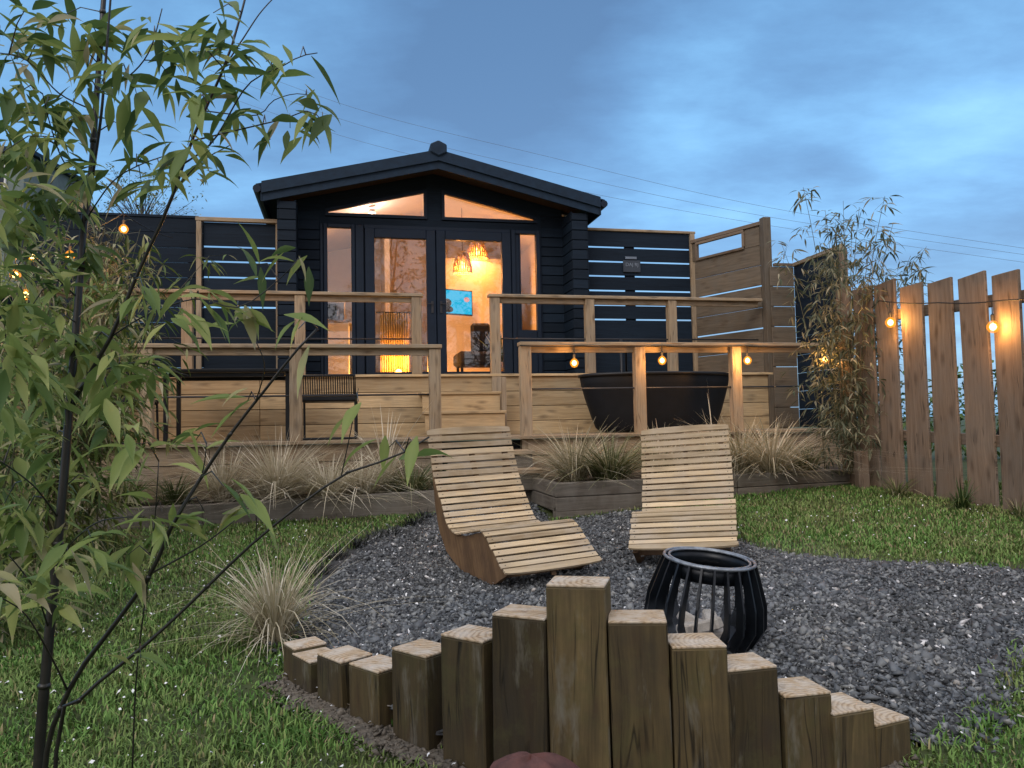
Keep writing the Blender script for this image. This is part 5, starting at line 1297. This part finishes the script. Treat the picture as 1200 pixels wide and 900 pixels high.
for k in range(15):
    b = V((-14+2.0*k+random.uniform(-.6, .6), -14+random.uniform(-2, 2), 0)); H = random.uniform(6.5, 11.5)
    mb.tube([b, b+V((random.uniform(-.2, .2), 0, H*.5)), b+V((random.uniform(-.5, .5), 0, H*.95))], [.16, .09, .02], 7)
    for _ in range(95):
        t = random.uniform(.12, .95); p0 = b+EZ*(H*t); e = p0+V((random.uniform(-1, 1), random.uniform(-.8, .8), random.uniform(.1, 1.1)))*(2.3-1.5*t)
        mb.tube([p0, p0.lerp(e, .5)+EZ*.1, e], [.035, .02, .006], 4, caps=False)
        for _ in range(16):
            q = e+rdir(0)*random.uniform(0, .5); leaf_set(s, [(q, rdir(.2), .22, .10, .2, random.random())])
mb.build('treeline', M['bark'], None, kind='stuff', label='row of trees behind the photographer mirrored in the glazing'); build_leaves(s, 'treeline_leaves', M['leafback'], None, kind='stuff', label='foliage of the trees mirrored in the glazing')
# overhead wires
for k, (pts, lab) in enumerate((([(240, 62), (420, 128), (640, 183), (900, 243), (1240, 297)], 'highest overhead wire crossing the sky behind the cabin roof'), ([(240, 80), (420, 146), (640, 200), (900, 254), (1240, 304)], 'middle overhead wire crossing the sky'), ([(240, 104), (420, 165), (640, 216), (900, 264), (1240, 313)], 'lowest overhead wire crossing the sky'))):
    mb = MB(); mb.tube(interp([at(x, y, 30+k*.6-(x/1240)*3) for x, y in pts], 40), .0055, 5)
    mb.build('overhead_wire', M['wire'], None, label=lab, cat='wire', group='overhead wires')

# ================================================================== LIGHT
w = bpy.data.worlds.new('World'); S.world = w; w.use_nodes = True; nt = w.node_tree; nt.nodes.clear()
out = nt.nodes.new('ShaderNodeOutputWorld')
SUN_EL, SUN_AZ = R(38), R(205)      # azimuth clockwise from +Y (behind the camera, to the left)
sky = nt.nodes.new('ShaderNodeTexSky'); sky.sky_type = 'NISHITA'; sky.sun_disc = False; sky.sun_elevation = SUN_EL; sky.sun_rotation = SUN_AZ; sky.ozone_density = 3; sky.dust_density = 1.5
bg1 = nt.nodes.new('ShaderNodeBackground'); L(nt, sky.outputs[0], bg1.inputs[0]); bg1.inputs[1].default_value = .05
tc_ = nt.nodes.new('ShaderNodeTexCoord').outputs['Generated']
nrm = nt.nodes.new('ShaderNodeVectorMath'); nrm.operation = 'NORMALIZE'; L(nt, tc_, nrm.inputs[0]); D = nrm.outputs[0]
sep = nt.nodes.new('ShaderNodeSeparateXYZ'); L(nt, D, sep.inputs[0])
# cloud plane coordinates
zz = math_(nt, 'ADD', math_(nt, 'MAXIMUM', sep.outputs[2], 0), .16)
cx = math_(nt, 'DIVIDE', sep.outputs[0], zz); cy = math_(nt, 'DIVIDE', sep.outputs[1], zz)
cv = nt.nodes.new('ShaderNodeCombineXYZ'); L(nt, cx, cv.inputs[0]); L(nt, cy, cv.inputs[1])
n1 = noise(nt, mapping(nt, cv.outputs[0], (.42, .62, 1)), 1.0, 6, .52)
n2 = noise(nt, mapping(nt, cv.outputs[0], (1.3, 1.9, 1)), 1.0, 10, .60)
n3 = noise(nt, D, 2.2, 5, .55)
def glow(px, py, width, amp):
    d = ray(px, py).normalized(); vm = nt.nodes.new('ShaderNodeVectorMath'); vm.operation = 'DOT_PRODUCT'
    L(nt, D, vm.inputs[0]); vm.inputs[1].default_value = d
    e = math_(nt, 'SUBTRACT', vm.outputs['Value'], 1); e = math_(nt, 'MULTIPLY', e, 1/(1-math.cos(R(width)))); e = math_(nt, 'POWER', 2.718, e)
    return math_(nt, 'MULTIPLY', e, amp)
val = math_(nt, 'ADD', math_(nt, 'MULTIPLY', n1, .70), math_(nt, 'MULTIPLY', n2, 1.05)); val = math_(nt, 'ADD', val, math_(nt, 'MULTIPLY', n3, .2)); val = math_(nt, 'SUBTRACT', val, .485)
for (px, py, wd_, am) in ((790, 150, 6, .13), (1150, 175, 5, .10), (1010, 205, 4, .05), (700, 0, 8, -.15), (560, 60, 9, -.05), (1130, 40, 8, -.03), (900, 150, 7, .06), (1060, 190, 4, .03), (1180, 160, 3, .06), (800, 200, 4, .05), (620, 20, 9, -.14), (560, 150, 8, -.07), (1190, 265, 5, -.10), (965, 195, 2.6, -.07), (860, 215, 4, -.04), (300, 200, 10, .05), (150, 60, 12, .03), (470, 90, 10, -.07), (640, 60, 8, -.10), (800, 120, 3.5, .07), (730, 150, 2.5, .06), (960, 190, 1.5, -.08), (1000, 200, 1.5, -.08), (1150, 245, 3.5, -.08)):
    val = math_(nt, 'ADD', val, glow(px, py, wd_, am))
front = ramp(nt, val, [(.20, (.066, .15, .29)), (.36, (.088, .205, .385)), (.50, (.12, .285, .51)), (.64, (.17, .40, .67)), (.82, (.25, .54, .80))]).outputs[0]
zen = nt.nodes.new('ShaderNodeMapRange'); zen.interpolation_type = 'SMOOTHSTEP'; L(nt, sep.outputs[2], zen.inputs[0]); zen.inputs[1].default_value = .5; zen.inputs[2].default_value = .85
bk = nt.nodes.new('ShaderNodeMapRange'); bk.interpolation_type = 'SMOOTHSTEP'; L(nt, sep.outputs[1], bk.inputs[0]); bk.inputs[1].default_value = .25; bk.inputs[2].default_value = -.5
cl2 = ramp(nt, n1, [(.35, (.72, .74, .80)), (.65, (1.25, 1.22, 1.2))]).outputs[0]
c = mixc(nt, zen.outputs[0], front, cl2)
cl3 = ramp(nt, n2, [(.35, (.42, .42, .50)), (.65, (.85, .72, .68))]).outputs[0]
c = mixc(nt, bk.outputs[0], c, mixc(nt, zen.outputs[0], cl3, cl2))
bg2 = nt.nodes.new('ShaderNodeBackground'); L(nt, c, bg2.inputs[0]); bg2.inputs[1].default_value = 1.0
ad = nt.nodes.new('ShaderNodeAddShader'); L(nt, bg1.outputs[0], ad.inputs[0]); L(nt, bg2.outputs[0], ad.inputs[1]); L(nt, ad.outputs[0], out.inputs[0])
sl = bpy.data.lights.new('sun', 'SUN'); sl.energy = .8; sl.angle = R(25); sl.color = (1, .93, .84)
so_ = bpy.data.objects.new('sun', sl); COL.objects.link(so_)
sd_ = V((math.sin(SUN_AZ)*math.cos(SUN_EL), math.cos(SUN_AZ)*math.cos(SUN_EL), math.sin(SUN_EL)))
so_.rotation_euler = sd_.to_track_quat('Z', 'Y').to_euler()
S.view_settings.view_transform = 'Standard'; S.view_settings.look = 'None'; S.view_settings.exposure = .16; S.view_settings.gamma = 1
S.cycles.max_bounces = 8; S.cycles.transparent_max_bounces = 12; S.cycles.use_denoising = True
S.cycles.sample_clamp_indirect = 6
